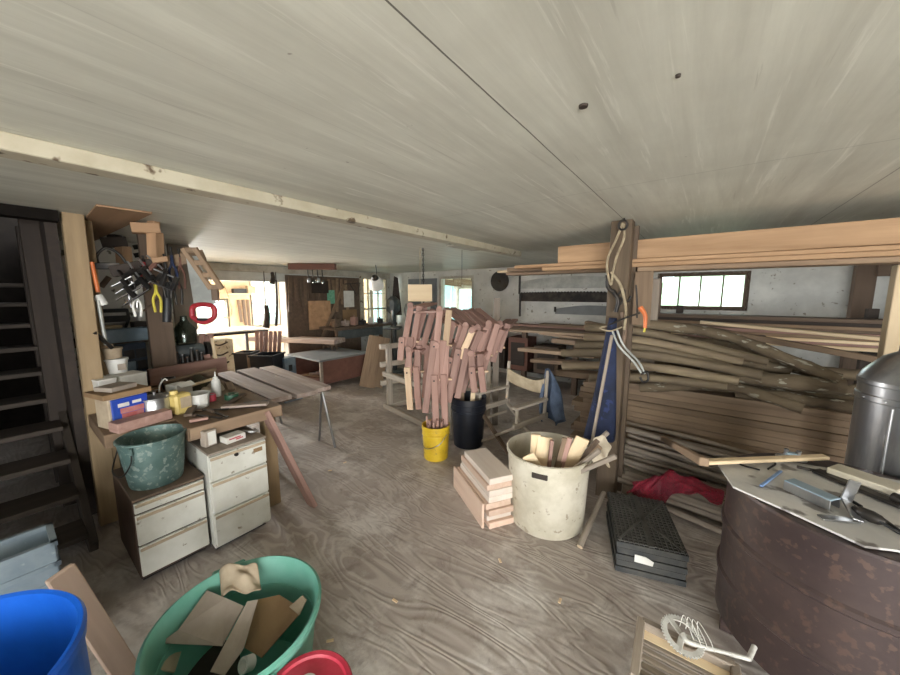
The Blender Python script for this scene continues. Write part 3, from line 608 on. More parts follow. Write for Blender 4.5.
# long axis towards camera: from (608,496)-(618,548)
L_, W_, H_ = .56, .375, .205
bm = bmesh.new()
for i in range(5): a_box(bm, (0, 0, .02 + i * .042), (W_ + (.012 if i % 2 == 0 else 0), L_ + (.012 if i % 2 == 0 else 0), .036))
a_box(bm, (0, 0, H_ / 2), (W_ - .012, L_ - .012, H_ - .01)); fin('wall', bm, 'crate', r)
bm = bmesh.new()
for i in range(14): a_box(bm, (-W_ / 2 + .012 + i * (W_ - .024) / 13, 0, H_ + .004), (.006, L_, .012))
for i in range(20): a_box(bm, (0, -L_ / 2 + .012 + i * (L_ - .024) / 19, H_ + .002), (W_, .006, .010))
a_box(bm, (0, 0, H_ + .004), (.02, L_, .016)); ang = math.atan2(L_, W_)
for s in (-1, 1): a_box(bm, (0, 0, H_ + .004), (math.hypot(L_, W_) * .92, .014, .016), Euler((0, 0, s * ang)).to_matrix())
fin('lattice_base', bm, 'lattice', r)
prism('sticker', [(-.05, -.022), (.05, -.028), (.055, .0), (.01, .024), (-.05, .026)], .003, 'paper', r, Matrix.Translation((-.04, -L_ / 2 - .009, .12)) @ Euler((R90, 0, 0)).to_matrix().to_4x4())
g = []; rn = random.Random(3)
n0, n1, n2 = Vector((-0.359, 2.96, 0.225)), Vector((-0.101, 3.05, 0.375)), Vector((0.214, 3.1, 0.306))
for i in range(19):
    u = i / 18; row = []; top = n0.lerp(n1, u / .55) if u < .55 else n1.lerp(n2, (u - .55) / .45)
    drop = .24 * (1 - abs(u - .38) / .5) if u < .62 else .07 + .03 * math.sin(u * 20)
    drop = max(drop, .06)
    for j in range(11):
        v = j / 10
        row.append(top + Vector((.02 * math.sin(v * 5 + u * 6), -.10 * v - .025 * math.sin(u * 22 + v * 3), -drop * v ** 1.2 + .025 * math.sin(u * 25 + v * 7) * (.3 + v))) + Vector((rn.uniform(-1, 1), rn.uniform(-1, 1), rn.uniform(-1, 1))) * .008)
    g.append(row)
o = sheet('mesh_net', g, .006, 'net', None, 2); tag(o, 'dark red mesh net bag lying over the floor poles', 'net')
# ------------------------------------------------------------------ white tub with offcuts
r = root('white_tub', (-.875, 2.43, 0), 'tall chalky white plastic bin full of wood offcuts', 'bin')
bm = bmesh.new(); a_lathe(bm, [(0, 0), (.265, 0), (.28, .015), (.303, .545), (.315, .55), (.317, .57), (.305, .575), (.296, .56), (.275, .03), (0, .025)], 64)
o = fin('body', bm, 'whitebin', r, smooth=True)
bm = bmesh.new(); a_box(bm, (0, 0, 0), (.11, .02, .04), None, .005); d = Vector((.85, -2.43, 0)).normalized(); an = math.atan2(d.y, d.x) - .16
fin('hand_slot', bm, 'dark', r, Matrix.Translation((.296 * math.cos(an), .296 * math.sin(an), .49)) @ Euler((0, 0, an + R90)).to_matrix().to_4x4())
GW = 'offcuts standing in the white bin'
for a, b, w_, t, mt, lb in (
    ((-0.989, 2.242, 0.541), (-0.933, 2.319, 0.708), .07, .03, 'pine', 'pale pine offcut at the left of the white bin'), ((-0.895, 2.227, 0.513), (-0.872, 2.343, 0.693), .11, .015, 'pine', 'widest pale board piece in the white bin'),
    ((-0.826, 2.146, 0.562), (-0.923, 2.161, 0.608), .09, .015, 'pine', 'flat pale scrap low at the front of the white bin'), ((-0.811, 2.259, 0.527), (-0.808, 2.313, 0.697), .025, .03, 'cedar', 'reddish stick upright in the white bin, left one'),
    ((-0.758, 2.277, 0.528), (-0.717, 2.343, 0.726), .05, .02, 'tan', 'tan slat standing near the middle of the white bin'), ((-0.72, 2.29, 0.528), (-0.692, 2.35, 0.73), .035, .02, 'cedar', 'reddish slat next to the tan slat in the white bin'),
    ((-0.7, 2.4, 0.58), (-0.634, 2.47, 0.703), .10, .015, 'pine', 'pale board piece at the back of the white bin'), ((-0.704, 2.242, 0.546), (-0.499, 2.399, 0.677), .03, .03, 'grey', 'grey stick poking right out of the white bin, upper one'),
    ((-0.664, 2.202, 0.562), (-0.383, 2.319, 0.7), .03, .025, 'grey', 'grey stick poking right out of the white bin, longest one'), ((-0.764, 2.38, 0.506), (-0.546, 2.542, 0.685), .03, .03, 'brown', 'brown stick leaning right in the white bin'),
    ((-0.696, 2.505, 0.579), (-0.494, 2.604, 0.739), .028, .03, 'grey', 'grey stick at the back leaning towards the rag'), ((-0.797, 2.475, 0.521), (-0.531, 2.545, 0.642), .05, .02, 'tan', 'tan slat lying across the back of the white bin')):
    a, b = Vector(a), Vector(b); dr = b - a; dc = Vector((a.x + .875, a.y - 2.43)); a0 = a.copy()
    if dc.length > .17: dc *= .17 / dc.length
    a = Vector((-.875 + dc.x * .75, 2.43 + dc.y * .75, max(.25, a.z - .2)))
    o = bar('wood_offcut', a, b, w_, t, mt, up=(.5, -.85, .1)); tag(o, lb, 'offcut', GW)
g = [[Vector((-0.526, 2.567, 0.728)) + Vector((.06 * (j / 6 - .5) * 2 + .015 * math.sin(i), -.03 * abs(j / 6 - .5) * 2, -.19 * (i / 8) ** 1.2 - .05 * abs(j - 3) / 3 + .01 * math.sin(j * 2 + i))) for j in range(7)] for i in range(9)]
o = sheet('rag', g, .006, 'rag', None, 2); tag(o, 'dirty white rag draped over sticks by the post', 'rag')
# ------------------------------------------------------------------ stacked beech blocks
GB2 = 'timber blocks stacked by the white bin'
c = Vector((-1.38, 2.29, 0)); ax = Vector((-.84, .54, 0)).normalized()
for i in range(8):
    h = .05; off = Vector((random.uniform(-.015, .015), random.uniform(-.012, .012), 0)) 
    p0 = c - ax * .32 + off; p1 = c + ax * (.16 + .028 * (7 - i)) + off; z = h * (i + .5)
    ob = bar('timber_block', (p0.x, p0.y, z), (p1.x, p1.y, z), .21, h - .002, ('block', 'paleblock', 'block', 'block', 'paleblock', 'paleblock', 'block', 'paleblock')[i]); tag(ob, 'pale timber block in the stack by the white bin, %s from the top' % ORD[7 - i], 'timber block', GB2)
ob = bar('timber_slip', c - ax * .3 + Vector((-.07, -.115, .1)), c + ax * .3 + Vector((-.07, -.115, .1)), .02, .2, 'block'); tag(ob, 'thin pale board leaning along the side of the block stack', 'board')
o = log('loose_stick', [(-0.558, 2.243, 0.02), (-0.523, 2.75, 0.18)], .022, 'grey', 'grey stick on the floor propped between white bin and post', 'stick', None)
# ------------------------------------------------------------------ yellow bucket, black bin
def bucket(name, loc, r0, r1, h, mat, label, cat='bucket'):
    t = root(name, loc, label, cat)
    lathe('body', [(0, 0), (r0 - .006, 0), (r0, .006), (r0 + (r1 - r0) * .72, h * .72), (r1 + .004, h * .74), (r1 + .004, h * .77), (r1 - .001, h * .78), (r1, h * .87), (r1 + .006, h * .88), (r1 + .006, h), (r1 - .003, h), (r1 - .006, h * .9), (r0 - .006, .012), (0, .012)], mat, t, seg=40)
    return t
r = bucket('yellow_bucket', (-2.2, 2.68, 0), .13, .145, .37, 'yellow', 'yellow plastic bucket packed with red cedar sticks')
tube('handle', [(-.15, .0, .29), (-.12, -.1, .2), (0, -.16, .15), (.12, -.1, .2), (.15, 0, .29)], .004, 'steel', r)
GC = 'cedar sticks in the yellow bucket'
for k in range(16):
    a = k * 2.4; q = .028 * math.sqrt(k + .3)
    b0 = Vector((-2.2 + q * .7 * math.cos(a), 2.68 + q * .7 * math.sin(a), .03)); b1 = Vector((-2.2 + q * math.cos(a), 2.68 + q * math.sin(a), .42 + random.uniform(-.03, .04)))
    o = bar('cedar_stick', b0, b1, .026, .018, 'cedar', up=(math.cos(a), math.sin(a), 0)); tag(o, 'red cedar stick standing in the yellow bucket', 'stick', GC)
r = bucket('black_bin', (-2.1, 3.16, 0), .17, .2, .58, 'blackbin', 'tall black plastic bin behind the yellow bucket', 'bin')
GD = 'offcuts in the tall black bin'
for k, (dx, dy, tx, ty, w_, mt, lb) in enumerate(((-.08, -.03, -.1, -.05, .11, 'tan', 'wide tan board standing in the tall black bin'), (.06, -.06, .09, -.04, .05, 'pine', 'pale slat standing in the tall black bin'), (.02, .06, .05, .08, .07, 'grey', 'grey board standing in the tall black bin'))):
    o = bar('wood_offcut', (-2.1 + dx, 3.16 + dy, .04), (-2.1 + tx, 3.16 + ty, .72 - .03 * k), w_, .02, mt, up=(.6, -.8, 0)); tag(o, lb, 'offcut', GD)
# ------------------------------------------------------------------ folding chair frame with sling and jacket
FL = Vector((-1.983, 3.22, 0.62)); FR = Vector((-1.415, 3.003, 0.62)); BL = Vector((-1.873, 3.675, 0.62)); BR = Vector((-1.301, 3.453, 0.62))
cc = (FL + FR + BL + BR) / 4; r = root('folding_chair', (cc.x, cc.y, 0), 'bare wooden folding armchair frame with sagging canvas back', 'chair')
o0 = Vector((cc.x, cc.y, 0)); FL, FR, BL, BR = FL - o0, FR - o0, BL - o0, BR - o0
def dn(p, z): return Vector((p.x, p.y, z))
for f, b in ((FL, BL), (FR, BR)):
    e = (f - b).normalized() * .05
    bar('armrest', f + e, b - e * .3, .07, .026, 'greyl', r); bar('seat_rail', dn(f + e, .43), dn(b - e, .43), .03, .06, 'greyl', r)
    bar('arm_support', dn(f, .45), dn(f, .61), .03, .025, 'greyl', r); bar('back_post', dn(b, .43), dn(b, .93) - e * .6, .035, .025, 'greyl', r)
    bar('floor_rail', dn(f + e, .02), dn(b - e, .02), .03, .035, 'greyl', r)
for p, q in ((FL, FR), (FR, FL), (BL, BR), (BR, BL)): bar('leg', dn(p, .42), dn(q, .03), .03, .045, 'brown' if p is FL else 'greyl', r, up=tuple((FL - BL).normalized()))
bar('stretcher', dn(FL, .3).lerp(dn(BL, .3), .1), dn(BL, .3), .02, .03, 'greyl', r); bar('stretcher', dn(FL.lerp(FR, .5), .23), dn(BL.lerp(BR, .5), .23), .02, .03, 'greyl', r)
tp0, tp1 = dn(BL, .86), dn(BR, .86)
g = [[tp0.lerp(tp1, j / 10) + Vector((0, 0, -.17 * (i / 4) - (.10 - .03 * i / 4) * math.sin(math.pi * j / 10) ** .8)) + (BL - FL).normalized() * (.09 * math.sin(math.pi * j / 10)) for j in range(11)] for i in range(5)]
sheet('canvas_back', g, .005, 'canvas', r, 1)
jp = BR + o0; bd = (BR - FR).normalized(); sd = (BR - BL).normalized(); g = []
for i in range(12):
    v = i / 11; row = []
    for j in range(15):
        u = j / 14; a = (u - .5) * 4.6; wd_ = .03 + .12 * v ** .7
        fold = .035 * v * math.sin(u * 17 + 1.5 * v) + .018 * math.sin(u * 7 + v * 6)
        hem = .05 * math.sin(u * 9) + .06 * (u > .55)
        row.append(Vector((jp.x, jp.y, .95 - (.60 - hem) * v)) + bd * (.02 + wd_ * math.cos(a) * .75 + fold) + sd * (.01 + wd_ * math.sin(a) * 1.0 + .08 * v + fold * .6))
    g.append(row)
o = sheet('denim_jacket', g, .012, 'denim', None, 2); tag(o, 'faded blue denim jacket hung over the folding chair', 'jacket')
# ------------------------------------------------------------------ cedar frames on a grey timber rack
A, B = Vector((-3.724, 3.435, 0.05)), Vector((-2.451, 3.164, 0.05)); ux = (B - A); LW = ux.length + .12; ux.normalize(); uy = Vector((-ux.y, ux.x, 0))
if uy.y < 0: uy = -uy
r = root('timber_rack', (A.x, A.y, 0), 'grey weathered timber rack holding the cedar chair frames', 'rack')
for i, (u, v, h) in enumerate(((0, 0, 1.0), (LW, 0, .62), (0, .62, 1.05), (LW, .62, 1.1))):
    p = ux * u + uy * v; bar('post', p, p + Vector((0, 0, h)), .075, .065, 'greyl', r, up=tuple(ux))
for z_ in (.05, .42, .70, .97):
    bar('side_rail', -uy * .12 + Vector((-.05 * ux.x, -.05 * ux.y, z_)) if z_ > .1 else Vector((0, 0, z_)), uy * .8 + Vector((0, 0, z_)), .05, .075, 'greyl', r)
for v, z_ in ((0, .05), (.62, .05), (.62, .45), (.62, .98), (0, .55)):
    bar('long_rail', ux * -.08 + uy * (v - .05) + Vector((0, 0, z_)), ux * (LW + .05) + uy * (v - .05) + Vector((0, 0, z_)), .05, .07, 'greyl', r)
p0 = Vector((-2.132, 3.849, 1.699)); o = bar('tall_plank', (p0.x, p0.y, 0), (p0.x, p0.y, p0.z), .075, .05, 'grey', up=(.6, -.8, 0)); tag(o, 'tall narrow grey plank upright right of the cedar frames', 'plank')
o = bar('tall_plank', (p0.x - .3, p0.y + .1, 0), (p0.x - .26, p0.y + .12, .95), .12, .04, 'grey', up=(.6, -.8, 0)); tag(o, 'short grey plank leaning behind the cedar frames, near the tall one', 'plank')
GE = 'cedar frames hanging on the timber rack'
FRM = [  # top, mid, bottom pixels, depth, back arm end
    ((411, 306), (404, 342), (402, 360), 3.95, None, 'leftmost cedar frame, its upper leg rounded at the top'),
    ((409, 350), (409, 372), (412, 409), 3.85, None, 'cedar frame with the pale sapwood leg at the left'),
    ((425, 309), (414, 345), (408, 372), 4.05, (412, 313), 'second tall cedar frame behind the pale legged one'),
    ((433, 313), (421, 350), (418, 398), 4.0, None, 'dark slanting cedar frame left of the front upright one'),
    ((440, 310), (436, 346), (427, 412), 3.6, (414, 312), 'front cedar frame with the tallest upright post'),
    ((437, 346), (436, 380), (438, 430), 3.55, None, 'lowest hanging cedar frame, right above the yellow bucket'),
    ((453, 325), (442, 362), (436, 405), 3.75, (430, 313), 'cedar frame just right of the front upright one'),
    ((466, 326), (452, 362), (441, 402), 3.7, (446, 308), 'cedar frame with the wide flat arm running back'),
    ((472, 331), (460, 354), (450, 398), 3.65, None, 'cedar frame with two bolts at its pale top'),
    ((478, 328), (467, 353), (455, 392), 3.75, (458, 310), 'cedar frame in the middle of the right half'),
    ((489, 324), (478, 356), (464, 388), 3.8, (471, 309), 'cedar frame second from the right'),
    ((494, 330), (483, 352), (474, 378), 3.9, None, 'thin cedar frame tucked behind the second from the right'),
    ((500, 324), (491, 348), (486, 362), 4.05, None, 'rightmost cedar frame beside the tall grey plank'),
    ((471, 354), (473, 372), (476, 392), 3.6, None, 'single cedar leg hanging vertically on the right'),
]
def D3(xy, d): return Vector(DD(xy[0], xy[1], d))
def DD(x, y, d):  # a spot at horizontal distance d on the sight line used when measuring the frames
    a = Vector((.8, .6, 0)); p = math.radians(7.35); f = Vector((-.6 * math.cos(p), .8 * math.cos(p), -math.sin(p))); u = a.cross(f)
    v = f + a * ((x - 450) / 337) - u * ((y - 337.5) / 337); return Vector((0, 0, 1.75)) + v * (d / math.hypot(v.x, v.y))
for t_, m_, b_, d, arm, lb in FRM:
    t, m, b = D3(t_, d), D3(m_, d - .03), D3(b_, d - .06)
    r = root('chair_assembly', b, lb, 'chair frame', GE); og = Vector(r.location)
    side = Vector((.8, .6, 0)); face = (-.5, .8, .2); s0 = side * .055
    for k in (0, 1):
        sh = side * (.085 * k) + Vector((0, .02 * k, .0))
        bar('upper_leg', t - og + sh, m - og + sh - Vector((0, 0, .05)), .068, .03, 'cedarpale' if ('pale top' in lb and k == 0) or ('tallest' in lb and k == 1) else 'cedar', r, up=face)
        mt = 'cedarpale' if 'pale sapwood' in lb and k == 0 else 'cedar'
        bar('lower_leg', m - og + sh + Vector((.0, -.028, .06)), b - og + sh + Vector((0, -.028, 0)), .07, .03, mt, r, up=face)
    bm = bmesh.new(); a_lathe(bm, [(0, -.016), (.034, -.016), (.034, .016), (0, .016)], 16); mx, _ = frame_mtx(t - og, t - og + side); fin('rounded_end', bm, 'cedar', r, Matrix.Translation(t - og + Vector((0, -.01, .01))) @ Euler((R90, 0, .6)).to_matrix().to_4x4())
    lathe('bolt', [(0, .004), (.01, .003), (.01, 0), (0, 0)], 'darksteel', r, m - og + Vector((.012, -.048, .0)), 10, (R90, 0, .5))
    e = D3(arm, d + .45) if arm else t + Vector((-.1, .42, .02))
    bar('arm', t - og + Vector((0, .02, -.02)), e - og, .075, .025, 'cedar', r); bar('arm', t - og + side * .085 + Vector((0, .03, -.02)), e - og + side * .085, .075, .025, 'cedar', r)
    bar('cross_slat', m - og + Vector((0, .03, 0)), m - og + side * .14 + Vector((0, .05, 0)), .05, .02, 'cedarpale', r)
# hanging chain with a tan board
top = Vector((-2.859, 3.251, 2.32)); r = root('hanging_chain', top, 'dark chain hanging from the ceiling in front of the tan board', 'chain')
bm = bmesh.new(); n = 26
for k in range(n):
    z = -.018 - k * .032; mx = Matrix.Translation((0, 0, z)) @ Euler((0, 0, R90 * (k % 2) + .5)).to_matrix().to_4x4()
    pts = [mx @ Vector((.009 * math.sin(a), 0, .02 * math.cos(a))) for a in [2 * math.pi * i / 10 for i in range(11)]]; a_tube(bm, pts, .0048, 6, False)
fin('links', bm, 'darksteel', r, smooth=True); lathe('hook', [(0, 0), (.012, 0), (.012, -.01), (0, -.012)], 'steel', r, seg=10)
bp = Vector((-2.839, 3.163, 1.763)); o = box('hung_board', bp, (.30, .025, .21), 'pine', None, (0, 0, .64)); tag(o, 'square pale tan board hung behind the chain', 'board')
o = tube('hanger_string', [bp + Vector((0, 0, .1)), (bp.x + .01, bp.y, 2.32)], .004, 'rope'); tag(o, 'thin cord holding up the square tan board', 'cord')
t2 = Vector((-2.58, 3.701, 2.32)); o = tube('hanger_string', [t2, t2 + Vector((0, 0, -.45))], .003, 'darksteel'); tag(o, 'thin dark cord hanging from the pale ceiling patch', 'cord')
# ------------------------------------------------------------------ things hung on the centre post
P0 = Vector((-.56, 2.95, 0))
def on(x, y, Y=2.9): return Vector(YY(x, y, Y))
def YY(x, y, Y):
    v = DD(x, y, 1.0) - Vector((0, 0, 1.75)); return Vector((0, 0, 1.75)) + v * (Y / v.y)
o = tube('hose', [on(623, 223), on(616, 240), on(609, 255), on(607, 268), on(611, 285), on(613, 272), on(617, 256), on(624, 238), on(624, 224)], .009, 'rope'); tag(o, 'tan looped rope hanging at the top of the centre post', 'rope')
o = tube('hose', [on(611, 272), on(620, 284), on(624, 297), on(626, 312), on(624, 330)], .011, 'rope'); tag(o, 'tan cord curving down the middle of the centre post', 'rope')
r = root('rope_hook', on(623, 225, 2.88), 'black iron ring at the very top of the centre post', 'hook')
tube('ring', [(.03 * math.cos(a), 0, .035 * math.sin(a)) for a in [2 * math.pi * i / 12 for i in range(13)]], .008, 'darksteel', r, sm=False); tube('shank', [(0, 0, .03), (0, .03, .05)], .006, 'darksteel', r)
r = root('calipers', on(640, 350, 2.85), 'pale curved pair of long metal arms hanging off the post', 'tongs'); og = Vector(r.location)
for d_ in (0, 5): tube('arm', [on(612 + d_, 330, 2.85) - og, on(619 + d_, 346, 2.84) - og, on(633 + d_, 361, 2.82) - og, on(642 + d_ * .6, 374, 2.8) - og], .008, 'sawblade', r)
tube('hook', [on(641, 374, 2.8) - og, on(647, 372, 2.8) - og, on(648, 380, 2.8) - og, on(643, 382, 2.8) - og, on(640, 377, 2.8) - og], .008, 'darksteel', r)
r = root('hand_tool', on(643, 318, 2.85), 'tool with curved orange handle hooked on the post', 'tool'); og = Vector(r.location)
tube('orange_grip', [on(640, 307, 2.85) - og, on(645, 315, 2.85) - og, on(645, 328, 2.85) - og], [.018, .012], 'orange', r); tube('shaft', [on(609, 325, 2.86) - og, on(625, 318, 2.85) - og, on(640, 313, 2.85) - og], .007, 'darksteel', r)
tube('tip', [on(645, 328, 2.85) - og, on(644, 332, 2.85) - og], .008, 'yellowtag', r)
for i, (pp, rr, mt, lb) in enumerate((([(607, 275), (608, 287), (614, 292)], .016, 'darksteel', 'dark iron clamp high on the left of the post'), ([(612, 290), (618, 300), (616, 312)], .016, 'darksteel', 'dark iron hook below the clamp on the post'), ([(620, 298), (628, 301), (631, 296)], .009, 'darksteel', 'small black hook on the right side of the post'),
    ([(622, 312), (625, 330), (622, 350)], .016, 'brown', 'short brown wooden handle hanging on the post'), ([(616, 296), (624, 290), (622, 302), (616, 306)], .008, 'darksteel', 'bent dark iron ring in the post tangle'))):
    o = tube('iron_tool', [on(x, y, 2.92) for x, y in pp], rr, mt); tag(o, lb, 'tool')
o = tube('sickle', [on(636, 285), on(637, 300), on(637, 318)], .006, 'darksteel'); tag(o, 'thin dark rod hanging right of the post', 'rod')
# folded blue patio umbrella and pole
r = root('blue_tarp', on(600, 430, 2.85), 'folded navy canvas hanging down against the post', 'canvas'); og = Vector(r.location); g = []
for i in range(14):
    t = i / 13; cxy = on(613, 318, 2.88).lerp(on(597, 438, 2.82), t); row = []
    for j in range(13):
        a = 2 * math.pi * j / 12; rad = (.025 + .085 * t) * (1 + .25 * math.sin(3 * a + 2 * t)); row.append(cxy - og + Vector((rad * math.cos(a), rad * math.sin(a) * .6, .0)))
    g.append(row)
sheet('folds', g, .006, 'navy', r, 1)
o = bar('umbrella_pole', on(612, 335, 2.78), on(589, 458, 2.74), .022, .022, 'grey'); tag(o, 'thin grey strap leaning in front of the navy canvas', 'strap')
o = tube('post_band', [on(607, 326, 2.9), on(600, 328, 2.84), on(610, 331, 2.82), on(622, 327, 2.88)], .006, 'rope'); tag(o, 'cord tied round the top of the navy canvas', 'cord')
# ------------------------------------------------------------------ back wall things
r = root('black_disc', (-3.6, 6.6, 2.03), 'round black disc hung on the back wall', 'disc')
lathe('plate', [(0, -.015), (.215, -.015), (.22, 0), (.215, .012), (.06, .016), (0, .016)], 'black', r, rot=(R90, 0, 0), seg=48); lathe('hub', [(0, .03), (.03, .028), (.035, .012)], 'darksteel', r, rot=(R90, 0, 0), seg=16)
def longsaw(name, x0, x1, zt, zb, y, label, mat, teeth_up, hz0, hz1):
    t = root(name, ((x0 + x1) / 2, y, (zt + zb) / 2), label, 'saw'); n = 70; bm = bmesh.new(); top = []; bot = []
    cx, cz = (x0 + x1) / 2, (zt + zb) / 2
    for i in range(n + 1):
        u = i / n; x = x0 + (x1 - x0) * u - cx; bow = .08 * math.sin(math.pi * min(1, u * 1.0)) if not teeth_up else .015 * math.sin(math.pi * u)
        tz = zt - cz - .09 + bow; bz = zb - cz
        if teeth_up: tz += .02 if i % 2 else 0
        else: bz += .0
        top.append(bm.verts.new((x, 0, tz))); bot.append(bm.verts.new((x, 0, bz)))
    for i in range(n): bm.faces.new((top[i], top[i + 1], bot[i + 1], bot[i]))
    g = bmesh.ops.extrude_face_region(bm, geom=bm.faces[:]); bmesh.ops.translate(bm, vec=(0, .004, 0), verts=[v for v in g['geom'] if isinstance(v, bmesh.types.BMVert)])
    fin('blade', bm, mat, t)
    for x in (x0, x1): tube('handle', [(x - cx, -.01, hz1 - cz), (x - cx, -.01, hz0 - cz)], .022, 'darksteel', t, sm=False)
    return t
longsaw('crosscut_saw', -3.12, -1.0, 2.1, 1.86, 6.6, 'pale grey two handled crosscut saw blade, the upper one on the back wall', 'sawblade', False, 1.75, 2.2)
longsaw('crosscut_saw', -3.1, -1.0, 1.86, 1.6, 6.6, 'black toothed crosscut saw below the grey one on the back wall', 'darksteel', True, 1.28, 1.75)
longsaw('long_saw', -2.35, -.9, 1.55, 1.36, 6.61, 'slim dark curved saw lowest on the back wall', 'grey_paint', False, 1.4, 1.5)
# counter below the saws
r = root('back_counter', (-2.3, 6.2, 0), 'dark wooden counter along the back wall under the saws', 'counter')
bar('top', (-1.35, 0, 1.07), (1.7, 0, 1.07), .75, .05, 'brown', r)
for x in (-1.3, -.35, .6, 1.6): bar('leg', (x, -.32, 0), (x, -.32, 1.05), .09, .09, 'brown', r, up=(0, 1, 0))
bar('shelf', (-1.3, 0, .3), (1.65, 0, .3), .65, .03, 'dark', r)
for i, (x, w_, h, mt, lb) in enumerate(((-3.2, .35, .55, 'dark', 'dark wooden box under the back counter, leftmost'), (-2.75, .4, .62, 'redply', 'red brown wooden box under the back counter'), (-2.2, .45, .5, 'brown', 'brown wooden box under the back counter, right of the red brown one'))):
    t = root('wooden_box', (x, 6.0, .316), lb, 'box'); box('body', (0, 0, h / 2), (w_, .4, h), mt, t); box('front_panel', (0, -.205, h / 2), (w_ * .7, .012, h * .7), 'dark', t)
zz = 1.096
for i, (x0, x1, y, w_, mt, lb) in enumerate(((-3.4, -1.2, 6.05, .3, 'brown', 'dark board lying at the bottom on the back counter'), (-3.1, -1.0, 6.1, .28, 'cedar', 'reddish board on top of the dark one on the back counter'), (-2.4, -.9, 6.05, .25, 'tan', 'tan board topmost on the back counter'))):
    board((x0, y, zz + .02), (x1, y, zz + .02), w_, .036, mt, lb, 'boards on the back counter'); zz += .038
# ------------------------------------------------------------------ filing cabinets and what stands on them
def cabinet(name, x, y0, y1, h, dep, drawers, label, side):
    t = root(name, (x, (y0 + y1) / 2, 0), label, 'filing cabinet'); W = y1 - y0
    box('body', (-dep / 2 - .012, 0, h / 2 + .012), (dep, W - .004, h - .058), side, t); box('plinth', (-dep / 2 - .03, 0, .025), (dep - .06, W - .03, .05), 'black', t)
    box('top', (-dep / 2, 0, h - .008), (dep + .02, W, .016), 'brown' if side == 'cabside' else 'grey', t)
    z = .06; tot = h - .08
    for i, f in enumerate(drawers):
        hh = tot * f; d = box('drawer_front', (0, 0, z + hh / 2), (.022, W - .012, hh - .012), 'cabinet', t, bev=.004)
        box('pull_rail', (.013, 0, hh / 2 - .022), (.012, W - .02, .018), 'kraft', d); z += hh
    return t
cabinet('filing_cabinet', -2.57, .345, .70, .56, .56, (.42, .42, .16), 'low white front filing cabinet under the galvanised bucket', 'cabside')
c = cabinet('filing_cabinet', -2.50, .71, 1.075, .72, .52, (.36, .36, .28), 'taller white three drawer cabinet beside the workbench leg', 'cabinet')
lathe('lock', [(0, .012), (.012, .01), (.014, 0)], 'darksteel', c, (.012, -.02, .66), 12, (0, R90, 0)); box('sticker', (.0125, .12, .64), (.002, .06, .03), 'card2', c)
r = root('galvanised_bucket', (-2.74, .50, .562), 'dented grey green galvanised bucket on the low cabinet', 'bucket')
lathe('body', [(0, .01), (.125, .01), (.13, 0), (.135, .012), (.14, .05), (.168, .29), (.176, .295), (.176, .305), (.168, .308), (.162, .29), (.13, .02), (0, .02)], 'patina', r, seg=44)
tube('handle', [(-.12, -.125, .285), (-.14, -.15, .2), (-.05, -.19, .12), (.08, -.17, .12), (.12, -.13, .2), (.12, -.125, .285)], .004, 'darksteel', r)
for s in (-1, 1): box('ear', (s * .12, -.125, .27), (.03, .012, .04), 'patina', r)
r = root('small_carton', (-2.63, .765, .727), 'small grey white carton standing on the taller cabinet', 'carton', rz=.2)
box('body', (0, 0, .0 + .055), (.06, .075, .11), 'card', r); box('label', (.0315, .005, .055), (.002, .05, .09), 'paper', r)
r = root('printed_box', (-2.60, .90, .722), 'flat white box with red print on the taller cabinet', 'box', rz=.15)
box('body', (0, 0, .022), (.09, .13, .044), 'paper', r)
for z_, w_, dy in ((.03, .08, -.01), (.018, .05, .02)): box('red_print', (.046, dy, z_), (.002, w_, .008), 'redlid', r)
r = root('wire_nest', (-2.62, 1.0, .74), 'tangle of grey wire on the taller cabinet', 'wire')
for k in range(3): tube('strand', [(-.05, -.04 + .03 * k, -.012), (0, -.02, .02), (.04, .02 + .02 * k, .0), (0, .05, .015)], .004, 'steel', r)
# ------------------------------------------------------------------ workbench
r = root('workbench', (-3.8, .8, 0), 'heavy timber workbench crowded with tools', 'workbench')
bar('top_plank', (-1.3, .22, .825), (1.15, .17, .825), .62, .09, 'benchtop', r); bar('top_plank', (-1.3, -.31, .825), (.86, -.31, .825), .36, .09, 'benchtop', r); bar('front_edge', (1.155, -.13, .828), (1.155, .475, .828), .012, .085, 'tan', r)
for x, y in ((1.02, .42), (-1.2, .42), (-1.2, -.4), (.2, -.4)): bar('leg', (x, y, 0), (x, y, .78), .09, .09, 'post', r, up=(0, 1, 0))
bar('brace', (1.12, .36, .84), (1.32, .60, .0), .035, .12, 'cedar', r, up=(1, 0, 0)); bar('lower_rail', (-1.2, .42, .3), (1.0, .42, .3), .05, .09, 'post', r)
Z = .872
def bench(name, x, y, label, cat, rz=0., z=Z, group=None): return root(name, (x, y, z), label, cat, group, rz)
r = bench('blue_box', -3.12, .43, 'tan carton with blue printed front on the workbench', 'carton', .28)
box('carton', (0, 0, .10), (.15, .20, .20), 'kraft', r); box('blue_label', (.082, .01, .10), (.014, .196, .19), 'bluebox', r)
for z_, w_, h, mt, dy in ((.15, .06, .025, 'paper', -.03), (.155, .05, .02, 'paper', .05), (.11, .13, .035, 'redprint', .02), (.075, .12, .03, 'redprint', .02), (.05, .05, .02, 'paper', -.05)): box('print', (.0895, dy * .9, z_), (.002, w_, h), mt, r)
o = box('brown_board', (-3.15, .43, 1.09), (.24, .26, .035), 'card2', None, (0, 0, .25)); tag(o, 'brown board lying on the tan and blue carton', 'lid')
o = box('grey_pad', (-3.15, .42, 1.125), (.14, .16, .03), 'card', None, (0, 0, .5)); tag(o, 'grey pad on the brown board over the carton', 'pad')
r = bench('steel_pot', -3.12, .605, 'shiny round steel pot on the workbench', 'pot')
